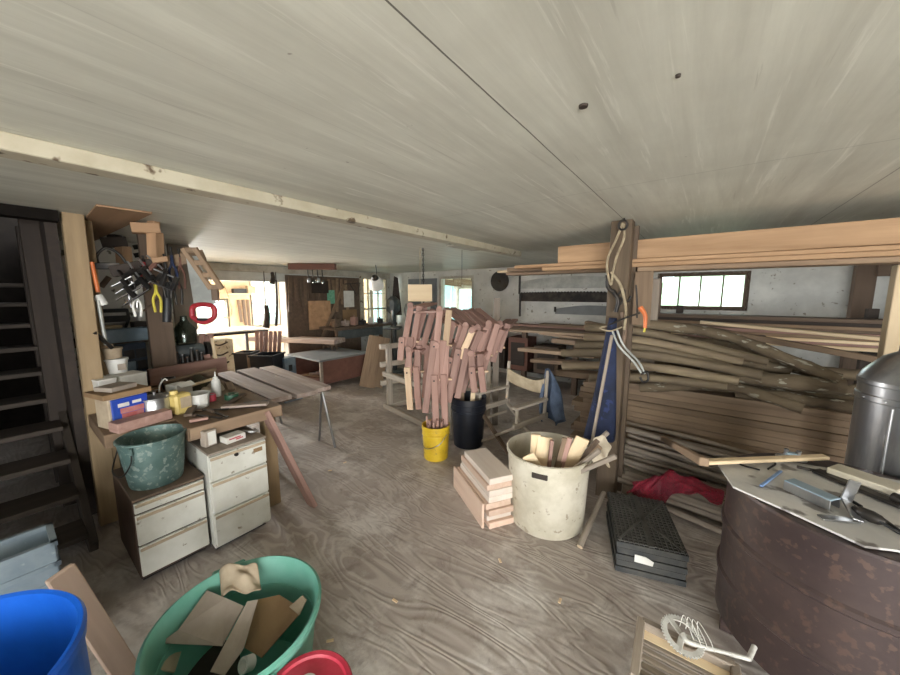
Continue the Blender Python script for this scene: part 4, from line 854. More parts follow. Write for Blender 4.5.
lathe('body', [(0, 0), (.088, 0), (.092, .01), (.092, .05), (.095, .055), (.092, .06), (.092, .135), (.1, .14), (.098, .146), (.088, .14), (.085, .02), (0, .015)], 'steel', r, seg=36)
lathe('lid', [(.09, .14), (.05, .155), (.01, .158), (.012, .18), (0, .182)], 'steel', r, seg=36)
r = bench('yellow_jug', -3.06, .735, 'yellowed square plastic jug on the workbench', 'jug', .3)
box('body', (0, 0, .075), (.1, .115, .15), 'yjug', r, bev=.014); lathe('cap', [(.025, 0), (.025, .025), (0, .027)], 'yjug', r, (-.01, -.03, .15), 14); box('label', (.051, .01, .085), (.002, .075, .08), 'kraft', r)
r = bench('white_tub', -3.12, .86, 'low white plastic tub on the workbench beside the yellow jug', 'tub', .2)
lathe('body', [(0, 0), (.07, 0), (.08, .1), (.086, .1), (.086, .11), (.076, .108), (.066, .01), (0, .008)], 'whitep', r, seg=28); box('label', (.074, .0, .05), (.004, .06, .05), 'paper', r, (0, -.1, 0))
r = bench('white_carton', -3.4, .82, 'open white carton on the workbench behind the tubs', 'carton', .4); box('body', (0, 0, .075), (.12, .13, .15), 'paper', r); box('flap', (.08, 0, .15), (.06, .12, .004), 'paper', r, (0, .5, 0))
r = bench('squeeze_bottle', -3.32, 1.055, 'pale squeeze bottle with pointed tip on the workbench', 'bottle')
lathe('body', [(0, 0), (.032, 0), (.035, .01), (.035, .12), (.028, .145), (.016, .15)], 'whitep', r, seg=24); lathe('nozzle', [(.02, .15), (.02, .165), (.007, .175), (.004, .215), (0, .216)], 'whitep', r, seg=18)
r = bench('cloth_heap', -3.75, 1.02, 'dark olive cloth heap on the workbench', 'cloth')
bm = bmesh.new(); bmesh.ops.create_icosphere(bm, subdivisions=3, radius=.13)
for v in bm.verts: v.co = Vector((v.co.x * 1.1, v.co.y * 1.2, max(-.0, v.co.z * .75 + .02 * math.sin(v.co.x * 40) + .03 * math.sin(v.co.y * 33 + 1)) ))
fin('folds', bm, 'leather', r, smooth=True)
r = bench('green_tape_roll', -3.13, 1.10, 'dark green plastic piece on the workbench by the squeeze bottle', 'roll', .5); lathe('roll', [(.025, 0), (.05, 0), (.052, .005), (.052, .04), (.05, .045), (.025, .045), (.025, 0)], 'greencloth', r, seg=28)
o = box('timber_billet', (-2.97, .50, Z + .035), (.11, .30, .065), 'cedar', None, (0, 0, .25)); tag(o, 'reddish timber billet at the front of the workbench before the carton', 'billet')
# shift of the carton row: the billet lies in front of it
o = bar('flat_stick', (-2.9, .95, Z + .02), (-2.70, 1.2, Z + .02), .07, .018, 'slab'); tag(o, 'short pale board at the front corner of the workbench', 'board')
o = bar('flat_stick', (-3.5, 1.0, Z + .02), (-2.85, .72, Z + .03), .05, .02, 'brown'); tag(o, 'dark slat lying across the front of the workbench', 'slat')
GT = 'small tools on the workbench'
for k, (x, y, rz, L, lb) in enumerate(((-2.80, .80, .4, .22, 'dark rasp at the front edge of the workbench'), (-2.78, .88, .1, .2, 'dark chisel near the front edge of the workbench'), (-2.92, .88, .8, .18, 'dark file behind the chisel on the workbench'), (-3.3, .62, 1.2, .2, 'dark file behind the steel pot'), (-3.6, .6, .6, .25, 'long dark rasp in the middle of the workbench'))):
    r = bench('hand_file', x, y, lb, 'file', rz, Z + .012, GT); box('blade', (L * .2, 0, 0), (L, .022, .008), 'darksteel', r); lathe('grip', [(0, 0), (.012, .005), (.014, .05), (.01, .09), (0, .095)], 'brown', r, (-L * .3 , 0, 0), 12, (0, -R90, 0))
r = bench('clamp_lamp', -3.35, .68, 'small dark clamp lamp on the workbench behind the pot', 'lamp'); lathe('shade', [(.02, .12), (.045, .06), (.05, .02), (.046, .02), (.015, .11)], 'black', r, seg=20); lathe('base', [(0, 0), (.04, 0), (.04, .02), (0, .022)], 'black', r, seg=20); tube('arm', [(0, 0, .1), (.0, .01, .17), (.0, .04, .215), (0, .06, .2)], .006, 'whitep', r)
o = bar('leaning_board', (-4.15, .78, Z + .09), (-4.2, 1.45, Z + .11), .05, .16, 'cedar'); tag(o, 'reddish brown board standing on edge along the back of the workbench', 'board')
o = bar('leaning_board', (-4.35, .90, Z + .15), (-4.35, 1.35, Z + .17), .05, .1, 'cedar'); tag(o, 'second reddish board behind the one on edge on the workbench', 'board')
o = bar('leaning_board', (-3.85, .82, Z + .05), (-3.78, 1.22, Z + .12), .03, .1, 'tan', up=(.5, 0, .9)); tag(o, 'olive tan board leaning on the reddish one', 'board')
o = bar('pale_lath', (-3.65, .72, Z + .02), (-3.6, 1.15, Z + .1), .05, .018, 'pine'); tag(o, 'pale lath lying slantwise in front of the olive board', 'lath')
GJ = 'odds and ends on the workbench'
for k, (x, y, s_, mt, nm, lb, ct) in enumerate(((-3.5, .62, .05, 'darksteel', 'tin_can', 'dark tin can behind the steel pot on the workbench', 'can'), (-3.62, .70, .045, 'card2', 'tin_can', 'brown tin can left of the open white carton', 'can'), (-3.9, .66, .06, 'steel', 'tin_can', 'dull steel can before the organiser case', 'can'), (-3.2, .98, .03, 'redlid', 'tin_can', 'small red can between white tub and squeeze bottle', 'can'), (-3.95, .88, .05, 'darksteel', 'tin_can', 'dark can at the foot of the post board', 'can'))):
    t = root(nm, (x, y, Z), lb, ct, GJ); lathe('body', [(0, 0), (s_, 0), (s_, s_ * 2), (s_ * .9, s_ * 2.05), (s_ * .88, s_ * 1.9), (0, s_ * 1.9)], mt, t, seg=24); lathe('rim_band', [(s_ * 1.04, s_ * 1.9), (s_ * 1.04, s_ * 2.06), (s_ * .92, s_ * 2.06)], 'steel', t, seg=24)
for k, (x0, y0, x1, y1, w_, mt, lb) in enumerate(((-2.95, 1.0, -3.15, 1.2, .05, 'brown', 'dark scrap at the right corner of the workbench'), (-3.4, 1.2, -3.7, 1.28, .06, 'tan', 'tan scrap along the right edge of the workbench'), (-3.5, .9, -3.3, .93, .04, 'dark', 'dark scrap before the open white carton'), (-2.75, .70, -2.72, .80, .04, 'cedar', 'reddish scrap at the front edge of the workbench'), (-2.85, 1.08, -2.75, 1.22, .03, 'darksteel', 'dark steel strip at the front corner of the workbench'), (-3.9, 1.2, -4.1, 1.3, .07, 'slab', 'pale scrap at the far right of the workbench'))):
    o = bar('bench_scrap', (x0, y0, Z + .012 + .002 * k), (x1, y1, Z + .012 + .002 * k), w_, .018, mt); tag(o, lb, 'scrap', GJ)
r = bench('crumpled_rag', -3.55, 1.1, 'crumpled grey rag by the squeeze bottle on the workbench', 'rag')
bm = bmesh.new(); bmesh.ops.create_icosphere(bm, subdivisions=3, radius=.09)
for v in bm.verts: v.co = Vector((v.co.x * 1.2, v.co.y, max(0, v.co.z * .6 + .018 * math.sin(v.co.x * 60) + .02 * math.sin(v.co.y * 48))))
fin('folds', bm, 'rag', r, smooth=True)
# organiser, tubs, shelf at the back left of the bench
r = bench('organiser_case', -4.25, .62, 'blue black tool organiser case standing at the back of the workbench', 'case', .35)
box('shell', (0, 0, .21), (.07, .40, .42), 'organizer', r, bev=.012)
for i in range(3):
    for j in range(4): box('tray', (.038, -.14 + .095 * j, .1 + .11 * i), (.012, .08, .085), 'black' if (i + j) % 3 else 'bluelid', r)
for k in range(6):
    o = tube('driver_bit', [(-3.95, .50 + .04 * k, Z), (-3.95, .50 + .04 * k, Z + .2)], [.012, .008], 'steel'); tag(o, 'steel bit standing in front of the organiser case, %s from the left' % ORD[k], 'bit', 'bits before the organiser case')
r = bench('white_box', -3.62, .40, 'white cardboard box at the left of the workbench, left one', 'box', .3); box('body', (0, 0, .12), (.2, .11, .24), 'paper', r); box('lid', (0, 0, .243), (.206, .116, .012), 'paper', r)
r = bench('white_box', -3.66, .56, 'white cardboard box at the left of the workbench, right one', 'box', .3); box('body', (0, 0, .12), (.18, .17, .24), 'paper', r); box('lid', (0, 0, .243), (.186, .176, .012), 'paper', r)
r = bench('plastic_tub', -3.75, .52, 'white plastic tub standing on the white boxes, lower one of two', 'tub', 0, Z + .25)
lathe('body', [(0, 0), (.06, 0), (.07, .1), (.075, .1), (.075, .115), (0, .118)], 'whitep', r, seg=24); box('label', (.066, .02, .05), (.004, .05, .05), 'card', r)
r = bench('plastic_tub', -3.76, .50, 'white plastic tub stacked on top of the other by the post', 'tub', 0, Z + .368); lathe('body', [(0, 0), (.058, 0), (.065, .07), (.07, .07), (.07, .085), (.02, .09), (.015, .115), (0, .116)], 'kraft', r, seg=24)
r = root('wall_shelf', (-4.75, .74, 1.28), 'narrow shelf on the tool wall behind the workbench', 'shelf'); box('board', (-.1, 0, 0), (.7, .75, .025), 'brown', r)
for y in (-.3, .3): bar('bracket', (-.44, y, -.2), (.1, y, -.012), .03, .03, 'brown', r)
r = root('parts_tray', (-4.5, .70, 1.295), 'blue grey metal tray on the shelf of the tool wall', 'tray', rz=.3)
bm = bmesh.new()
for sx, sy, cx, cy in ((.012, .42, .09, 0), (.012, .42, -.09, 0), (.18, .012, 0, .21), (.18, .012, 0, -.21)): a_box(bm, (cx, cy, .06), (sx, sy, .12))
a_box(bm, (0, 0, .006), (.18, .42, .012)); fin('pan', bm, 'bluelid', r)
r = root('cigar_box', (-4.85, .62, 1.295), 'tan box stack on the tool wall shelf behind the tray', 'box', rz=.2); box('box', (0, 0, .07), (.14, .22, .1), 'kraft', r); box('cover', (0, 0, .126), (.15, .23, .014), 'pine', r)
r = root('brown_case', (-4.85, .95, 1.295), 'dark brown wooden case on the tool wall shelf', 'case'); box('body', (0, 0, .08), (.2, .24, .16), 'dark', r); box('clasp', (.101, 0, .09), (.004, .05, .03), 'brown', r)
r = root('drill_charger', (-5, 0.716, 1.455), 'black cordless tool hung on the tool wall', 'drill', rz=.2)
prism('housing', [(-.1, -.16), (-.06, -.17), (.0, -.19), (.05, -.16), (.13, .03), (.12, .14), (-.13, .14), (-.14, .04)], .08, 'black', r, Euler((R90, 0, R90)).to_matrix().to_4x4(), .008)
prism('grey_face', [(-.05, -.14), (.03, -.15), (.08, .0), (-.09, .0)], .01, 'steel', r, Matrix.Translation((.048, 0, 0)) @ Euler((R90, 0, R90)).to_matrix().to_4x4()); box('vent_bars', (.045, 0, .085), (.012, .18, .035), 'steel', r)
box('mount', (-.1, 0, .05), (.14, .1, .06), 'black', r)
r = root('outlet_box', (-5.19, 0.986, 2.232), 'white electrical outlet plate on the tool wall', 'outlet'); box('plate', (0, 0, 0), (.012, .15, .2), 'whitep', r, (.3, 0, 0))
for z_ in (-.045, .045): box('socket', (.007, .01, z_), (.006, .05, .05), 'black', r, (.3, 0, 0))
o = bar('dark_post', (-4.25, .93, .872), (-4.25, .93, 2.32), .19, .06, 'brown', up=(1, 0, 0)); tag(o, 'brown post board rising behind the workbench to the ceiling', 'post board')
o = bar('grey_post', (-4.95, 1.32, 0), (-4.95, 1.32, 2.32), .2, .06, 'grey', up=(1, 0, 0)); tag(o, 'grey post board right of the brown one, at the end of the tool wall', 'post board')
for i, (a, b, rr, mt, nm, lb, ct) in enumerate((
    ((-3.652, 0.452, 1.705), (-3.651, 0.463, 1.362), .012, 'sawblade', 'steel_rod', 'steel square arm slanting beside the stair post, upper one', 'rod'), ((-3.598, 0.402, 1.471), (-3.667, 0.495, 1.333), .014, 'darksteel', 'steel_rod', 'dark arm slanting beside the stair post, lower one', 'rod'),
    ((-3.573, 0.437, 1.98), (-3.572, 0.448, 1.765), .012, 'orange', 'awl', 'orange brown handle hung by the stair post', 'handle'), ((-3.672, 0.453, 1.743), (-3.668, 0.482, 1.667), .03, 'whitep', 'glove', 'white crumpled glove hung by the stair post', 'glove'),
    ((-5.175, 0.676, 1.825), (-5.175, 0.747, 1.933), .026, 'brown', 'screwdriver', 'brown handled screwdriver stuck on the tool wall', 'screwdriver'), ((-5.16, 0.962, 1.546), (-5.16, 0.954, 1.362), .04, 'whitep', 'spray_bottle', 'white bottle hung below the clamps on the tool wall', 'bottle'))):
    o = tube(nm, [a, b], rr, mt, sm=False); tag(o, lb, ct)
# hanging brackets and tool rail
r = root('wooden_hook', (-3.541, 0.753, 2.263), 'orange brown wooden hook bracket hanging from the ceiling, right one', 'hook'); og = Vector(r.location)
bar('arm', Vector((-3.558, 0.668, 2.252)) - og, Vector((-3.522, 0.835, 2.265)) - og, .11, .075, 'ply', r); bar('drop', Vector((-3.53, 0.803, 2.238)) - og, Vector((-3.533, 0.789, 1.996)) - og, .08, .075, 'ply', r, up=(.8, .6, 0)); bar('foot', Vector((-3.421, 0.741, 2.002)) - og, Vector((-3.399, 0.835, 2.023)) - og, .09, .04, 'ply', r)
bar('ceiling_block', Vector((-3.531, 0.8, 2.269)) - og, (Vector((-3.531, 0.8, 2.269)) - og) * Vector((1, 1, 0)) + Vector((0, 0, 2.32 - og.z)), .06, .06, 'ply', r, up=(.8, .6, 0))
r = root('wooden_hook', (-4.641, 0.743, 2.253), 'dark wooden hook bracket hanging from the ceiling, left one', 'hook'); og = Vector(r.location)
bar('arm', Vector((-4.655, 0.647, 2.234)) - og, Vector((-4.627, 0.827, 2.262)) - og, .14, .09, 'dark', r); bar('drop', Vector((-4.632, 0.795, 2.22)) - og, Vector((-4.633, 0.791, 2.007)) - og, .1, .08, 'ply', r, up=(.8, .6, 0))
bar('ceiling_block', Vector((-4.641, 0.743, 2.253)) - og, (Vector((-4.641, 0.743, 2.253)) - og) * Vector((1, 1, 0)) + Vector((0, 0, 2.32 - og.z)), .08, .08, 'dark', r, up=(.8, .6, 0))
o = bar('tool_strip', (-3.457, 0.809, 1.994), (-3.431, 1.09, 2.079), .05, .09, 'tan'); tag(o, 'tan wooden rail carrying the hanging tools', 'rail')
o = bar('tool_strip', (-3.659, 0.548, 1.918), (-3.505, 0.821, 2.005), .06, .08, 'dark'); tag(o, 'dark wooden rail left of the tan one, hung with clamps', 'rail')
r = root('hand_saw', (-3.35, 1.014, 1.701), 'hand saw with red handle hanging point up from the tan rail', 'saw'); og = Vector(r.location); s = Vector((.8, .6, 0))
a, b = Vector((-3.359, 0.983, 2.057)) - og, Vector((-3.351, 1.011, 1.668)) - og
poly3('blade', [a - s * .05, a + s * .04, b + s * .13, b - s * .06], .003, 'sawblade', r)
hc = Vector((-3.35, 1.012, 1.593)) - og; pts = [hc + s * x + Vector((0, 0, z)) for x, z in ((-.085, -.03), (-.07, .05), (.02, .07), (.1, .05), (.1, -.03), (.03, -.075), (-.03, -.07), (-.085, -.03))]
tube('handle', pts, .02, 'redh', r); tube('handle_grip', [hc + s * -.04 + Vector((0, 0, -.06)), hc + s * .06 + Vector((0, 0, -.06))], .018, 'black', r)
r = root('jig_board', (-3.206, 0.97, 1.953), 'tan slotted wooden jig hung slanting in front of the red handled saw', 'jig'); og = Vector(r.location)
a, b = Vector((-3.229, 0.892, 2.1)) - og, Vector((-3.185, 1.039, 1.79)) - og; u_ = Vector((.6, -.8, 0))
bar('rail', a + s * .0, b + s * .0, .035, .03, 'tan', r, up=u_); bar('rail', a + s * .09, b + s * .09, .035, .03, 'tan', r, up=u_)
for k in range(4): q = a.lerp(b, .05 + .3 * k); bar('slat', q - s * .01, q + s * .1, .04, .02, 'tan', r, up=u_)
bar('stop', b + s * .03, b + s * .03 + Vector((0, 0, -.09)), .05, .03, 'brown', r, up=u_)
GR = 'bar clamps hung from the dark rail'
for k, (p, q, lb) in enumerate((((118, 270), (131, 287), 'leftmost dark bar clamp on the rail'), ((130, 268), (143, 284), 'second dark bar clamp from the left on the rail'), ((140, 266), (157, 280), 'third dark bar clamp from the left on the rail'), ((116, 300), (152, 281), 'long dark bar clamp lying slanted below the others'), ((124, 305), (150, 289), 'second long bar clamp slanted below the others'), ((152, 282), (172, 290), 'short thick bar clamp at the right of the slanted ones'))):
    p, q = DD(*p, 3.6 - .03 * k), DD(*q, 3.55 - .03 * k); r = root('bar_clamp', (p + q) / 2, lb, 'clamp', GR); og = Vector(r.location); dd = (q - p).normalized(); nn = dd.cross(Vector((-.6, .8, 0))).normalized()
    bar('bar', p - og, q - og, .03, .012, 'darksteel', r); bar('fixed_jaw', q - og, q - og + nn * .11, .03, .03, 'darksteel', r); m_ = (p.lerp(q, .45)) - og; bar('sliding_jaw', m_, m_ + nn * .11, .03, .03, 'redply' if k == 2 else 'darksteel', r)
    tube('screw', [m_ + nn * .1 - dd * .08, m_ + nn * .1 + dd * .06], .007, 'steel', r)
GPp = 'pliers and small tools hung in the cluster'
for k, (x, y, d, L, mt, lb) in enumerate(((133, 296, 3.55, .22, 'steel', 'steel pliers lowest left in the tool cluster'), (137, 305, 3.5, .22, 'whitep', 'pliers with pale grips low in the tool cluster'), (157, 300, 3.5, .24, 'yellowtag', 'yellow gripped pliers below the right hook'), (167, 283, 3.5, .3, 'darksteel', 'dark pliers in the middle of the tool cluster'), (173, 272, 3.5, .26, 'navy', 'blue gripped pliers under the tan rail'), (181, 275, 3.55, .28, 'redply', 'brown gripped tongs under the tan rail'), (145, 275, 3.6, .2, 'redh', 'red gripped pliers among the bar clamps'), (178, 290, 3.6, .3, 'darksteel', 'dark snips right of the pipe in the tool cluster'))):
    p = DD(x, y, d); r = root('pliers', p, lb, 'pliers', GPp, rz=.64)
    for sgn in (-1, 1): tube('handle', [(sgn * .004, 0, L * .5), (sgn * .006, 0, L * .25), (sgn * .03, 0, 0), (sgn * .022, 0, -L * .4)], .009, mt, r); bar('jaw', (sgn * .006, 0, L * .5), (-sgn * .004, 0, L * .75), .012, .014, 'darksteel', r, up=(0, 1, 0))
o = tube('black_pipe', [(-3.5, 0.845, 1.847), (-3.507, 0.812, 1.523)], .03, 'black'); tag(o, 'black pipe hanging down in the middle of the tool cluster', 'pipe')
o = tube('brace_rod', [(-4.21, 0.807, 1.592), (-4.21, 0.942, 1.712)], .008, 'brown'); tag(o, 'thin brown rod slanting across the post board', 'rod')
o = tube('hacksaw_bow', [(-3.866, 0.513, 1.955), (-3.867, 0.505, 2.048), (-3.859, 0.561, 2.115), (-3.849, 0.631, 2.074), (-3.841, 0.675, 1.98)], .01, 'darksteel'); tag(o, 'bow shaped dark saw frame hung beside the left hook', 'saw frame')
o = bar('flat_bar', (-3.77, 0.475, 1.964), (-3.75, 0.612, 1.972), .03, .05, 'darksteel'); tag(o, 'dark flat bar under the bow shaped saw frame', 'bar')
# machine heap at the back of the bench
r = root('glass_jug', (-4.4, 1.16, 1.22), 'clear glass jug among dark parts at the back of the bench', 'jug'); lathe('body', [(0, 0), (.09, 0), (.1, .02), (.1, .16), (.05, .23), (.03, .25), (.03, .3), (.026, .3), (.044, .23), (.092, .155), (.092, .025), (0, .01)], 'bottle', r, seg=28)
r = root('grinder', (-4.42, 1.18, Z), 'dark bench grinder under the glass jug', 'grinder'); box('base', (0, 0, .04), (.2, .26, .08), 'darksteel', r, bev=.01); box('stand', (0, 0, .14), (.12, .12, .14), 'machine', r, bev=.01)
lathe('motor', [(0, -.13), (.075, -.13), (.085, -.1), (.085, .1), (.075, .13), (0, .13)], 'machine', r, (0, 0, .26), 28, (R90, 0, 0))
for s_ in (-.17, .17): lathe('wheel', [(0, -.02), (.09, -.02), (.09, .02), (0, .02)], 'darksteel', r, (0, s_, .26), 28, (R90, 0, 0))
GM = 'dark metal parts heaped by the grinder'
for k in range(8):
    x, y = -4.12 - .01 * (k % 3), .84 + .042 * k; r = root('machine_part', (x - .15, y + .12, Z), '%s dark machine part from the left in the row before the grinder' % ORD[k], 'machine part', GM); hh = .22 + .06 * ((k * 3) % 4) / 2
    lathe('body', [(0, 0), (.026, 0), (.03, .02), (.018, .04), (.022, hh * .7), (.012, hh), (0, hh)], 'darksteel', r, seg=14); lathe('cap', [(0, hh + .012), (.012, hh + .01), (.014, hh)], 'steel' if k % 2 else 'brown', r, seg=12)
# ------------------------------------------------------------------ slab boards on a trestle beside the bench
GSL = 'rough slab boards on the trestles'
for i, (a, b, w_, lb) in enumerate((((-4.85, 1.63, .74), (-3.2, 1.55, .74), .2, 'rough pale slab board nearest the workbench'), ((-4.8, 1.88, .745), (-3.15, 1.79, .74), .22, 'rough slab board in the middle, dark edged'), ((-4.75, 2.12, .74), (-3.2, 2.0, .735), .18, 'rough reddish slab board furthest from the workbench'))):
    board(a, b, w_, .045, 'slab', lb, GSL, 'slab_board')
for x, lb in ((-3.38, 'metal legged trestle at the near end of the slab boards'), (-4.6, 'metal legged trestle at the far end of the slab boards')):
    r = root('trestle', (x, 1.82, 0), lb, 'trestle'); bar('beam', (0, -.34, .685), (0, .36, .685), .05, .06, 'brown', r)
    for sx, sy in ((-.12, -.3), (.12, -.3), (-.2, .3), (.12, .3)): tube('leg', [(0, sy * .9, .68), (sx, sy * 1.1, .0)], .014, 'steel', r, sm=False)
# ------------------------------------------------------------------ rolling cabinet and the middle of the shop
r = root('rolling_cabinet', (-5.95, 3.88, 0), 'open red brown plywood cabinet on casters', 'cabinet'); X0, X1, Y0, Y1, Z0, Z1 = -.52, .52, -.52, .52, .12, .56
box('top', (0, 0, Z1), (X1 - X0 + .08, Y1 - Y0 + .08, .035), 'grey_paint', r); box('bottom', (0, 0, Z0), (X1 - X0, Y1 - Y0, .025), 'redply', r); box('side_panel', (X1 - .01, 0, (Z0 + Z1) / 2), (.02, Y1 - Y0, Z1 - Z0 - .03), 'redply', r); box('side_panel', (X0 + .01, 0, (Z0 + Z1) / 2), (.02, Y1 - Y0, Z1 - Z0 - .03), 'redply', r); box('back_panel', (0, Y1 - .01, (Z0 + Z1) / 2), (X1 - X0 - .04, .02, Z1 - Z0 - .03), 'dark', r)
for x, y in ((X1 - .02, Y0 + .02), (X0 + .02, Y0 + .02)): box('corner_post', (x, y, (Z0 + Z1) / 2), (.05, .05, Z1 - Z0 - .03), 'grey', r)
for x, y in ((X1 - .06, Y0 + .06), (X1 - .06, Y1 - .06), (X0 + .06, Y0 + .06), (X0 + .06, Y1 - .06)):
    c_ = lathe('caster', [(0, -.018), (.045, -.018), (.05, 0), (.045, .018), (0, .018)], 'darksteel', r, (x, y, .05), 18, (R90, 0, .7)); box('fork', (0, .03, 0), (.05, .06, .05), 'steel', c_)
GX = 'offcuts inside the rolling cabinet'
for k in range(5):
    o = bar('scrap_offcut', (-6.3 + .12 * k, 3.5 + .1 * (k % 2), .152 + .03 * k), (-5.75 + .05 * k, 3.75 + .1 * k, .155 + .03 * k), .1, .028, ('tan', 'cedar', 'slab')[k % 3]); tag(o, '%s offcut from the bottom of the heap in the rolling cabinet' % ORD[k], 'offcut', GX)
board((-7.912, 3.357, 0.78), (-6.003, 4.186, 0.78), .42, .09, 'slab', 'thick rough slab lying high behind the rolling cabinet', None, 'slab_board')
p = Vector((-5.438, 2.763, 0.669)); r = root('steel_stand', (p.x, p.y, 0), 'pale blue grey steel stand under the thick slab', 'stand'); box('column', (0, 0, .36), (.2, .2, .72), 'bluelid', r, bev=.01); box('foot', (0, 0, .02), (.3, .3, .04), 'bluelid', r); box('switch', (.102, 0, .55), (.01, .06, .1), 'black', r)
p = Vector((-6.413, 4.22, 0.72)); r = root('slab_horse', (p.x, p.y, 0), 'brown sawhorse under the right end of the thick slab', 'sawhorse'); bar('beam', (-.2, 0, .69), (.2, 0, .69), .08, .08, 'brown', r)
for sx in (-.15, .15):
    for sy in (-.12, .12): bar('leg', (sx, sy * .3, .68), (sx * 1.2, sy * 1.5, 0), .04, .05, 'brown', r, up=(1, 0, 0))
for x, d, lb in ((246, 6.4, 'black plastic bin standing left of the tan board in the middle of the shop'), (267, 6.0, 'larger black plastic bin right of the tan board in the middle of the shop')):
    p = DD(x, 350, d); r = root('storage_bin', (p.x, p.y, 0), lb, 'bin', None, .64); Wd = .26 if x < 250 else .36
    bm = bmesh.new(); g = bmesh.ops.create_cube(bm, size=1)
    for v in bm.verts: t_ = 1 if v.co.z > 0 else .85; v.co = Vector((v.co.x * Wd * t_, v.co.y * Wd * t_, (v.co.z + .5) * .8))
    bmesh.ops.delete(bm, geom=[f for f in bm.faces if f.normal.z > .9], context='FACES'); o = fin('body', bm, 'blackbin', r); sd_ = o.modifiers.new('thick', 'SOLIDIFY'); sd_.thickness = .012
    bm = bmesh.new(); 
    for a_ in (-1, 1): a_box(bm, (a_ * Wd / 2, 0, .8), (.03, Wd + .03, .025)); a_box(bm, (0, a_ * Wd / 2, .8), (Wd + .03, .03, .025))
    fin('rim', bm, 'blackbin', r)
p = DD(254, 360, 5.9); o = bar('tan_board', (p.x, p.y, 0), (p.x - .05, p.y, .82), .16, .03, 'tan', up=(.6, -.8, 0)); tag(o, 'tan board standing between the two black bins', 'board')
GCB = 'cedar sticks bundled behind the black bins'
for k in range(6):
    a = DD(254 + 4 * k, 352, 6.6); b = DD(257 + 4.6 * k, 331, 6.7); o = bar('cedar_stick', (a.x, a.y, .0), b, .06, .03, 'cedar', up=(.6, -.8, 0)); tag(o, 'cedar stick leaning behind the black bins, %s from the left' % ORD[k], 'stick', GCB)
for k in range(4):
    a = DD(197 + 4 * k, 362, 4.6); b = DD(198 + 4.2 * k, 336 - (k % 2) * 2, 4.7); o = bar('cedar_strip', a, b, .055, .03, 'cedar', up=(.6, -.8, 0)); tag(o, 'cedar slat standing at the far end of the workbench, %s from the left' % ORD[k], 'slat', 'cedar slats at the far end of the workbench')
o = bar('thin_stick', DD(217, 365, 4.4), DD(212, 338, 4.4), .03, .02, 'pine', up=(.6, -.8, 0)); tag(o, 'thin pale stick leaning right of the cedar slats', 'stick')
# bench under the left window, machine, lamp
r = root('window_bench', (-6.72, 5.3, 0), 'dark bench under the left window covered in clutter', 'bench'); bar('top', (0, -.95, .98), (0, .95, .98), .6, .06, 'brown', r)
for y in (-.85, .85): bar('leg', (.24, y, 0), (.24, y, .95), .08, .08, 'brown', r, up=(1, 0, 0)); bar('leg', (-.24, y, 0), (-.24, y, .95), .08, .08, 'brown', r, up=(1, 0, 0))
box('drawer_panel', (.27, -.2, .84), (.03, 1.3, .2), 'machine', r)
GWB = 'clutter on the window bench'
for k, (y, h, w_, mt, lb) in enumerate(((4.55, .18, .16, 'brown', 'brown wooden box at the left end of the window bench'), (4.8, .12, .14, 'slab', 'pale block on the window bench left of the glass'), (5.05, .2, .12, 'cedar', 'reddish block on the window bench left of the glass'), (5.3, .1, .2, 'darksteel', 'dark vice like block in the middle of the window bench'), (5.55, .14, .1, 'paper', 'white carton on the window bench near the casing'), (5.85, .12, .16, 'darksteel', 'dark machine block on the window bench under the glass'))):
    r = root('bench_block', (-6.65, y, 1.012), lb, 'block', GWB); box('body', (0, 0, h / 2), (.14, w_, h), mt, r, (0, 0, .2 * k), .01); lathe('knob', [(0, .04), (.02, .035), (.015, 0)], mt, r, (0, 0, h), 12)
p = DD(394, 318, 7.6); r = root('drill_press', (p.x, p.y, 0), 'grey drill press with rounded hood beside the left window', 'drill press', None, .64)
lathe('column', [(0, 0), (.05, 0), (.05, 1.7), (0, 1.7)], 'machine', r, seg=20); lathe('base', [(0, 0), (.22, 0), (.22, .04), (0, .05)], 'machine', r, seg=28); box('table', (0, -.2, 1.02), (.36, .34, .05), 'machine', r, bev=.01)
bm = bmesh.new(); a_box(bm, (0, .02, 0), (.26, .36, .4), None, .09); fin('hood', bm, 'machine', r, Matrix.Translation((0, -.08, 1.5)), smooth=True)
lathe('chuck', [(.03, .3), (.03, .12), (.015, .02), (0, 0)], 'steel', r, (0, -.22, 1.1), 16)
for a_ in (0, 2.1, 4.2): tube('feed_handle', [(.25, -.15, 1.4), (.3, -.15 + .16 * math.cos(a_), 1.4 + .16 * math.sin(a_))], .01, 'steel', r, sm=False)
o = poly3('tapered_board', [(-5.759, 5.408, 1.27), (-5.584, 5.589, 1.267), (-5.637, 5.535, 2.113), (-5.699, 5.471, 2.158)], .02, 'dark'); tag(o, 'tall tapered dark blade hung right of the drill press hood', 'blade')
r = root('dome_lamp', (-5.216, 4.518, 1.986), 'white dome lamp shade hanging before the left window', 'lamp'); lathe('shade', [(.15, -.12), (.14, -.02), (.1, .06), (.05, .1), (.045, .1), (.09, .055), (.13, -.02), (.143, -.12)], 'whitep', r, rot=(.6, .5, 0), seg=28)
lathe('collar', [(0, .16), (.05, .15), (.07, .09), (.06, .08)], 'darksteel', r, rot=(.6, .5, 0), seg=20); tube('cord', [(.0, 0, .1), (.02, 0, .2), (0, 0, 2.32 - r.location.z)], .008, 'black', r)
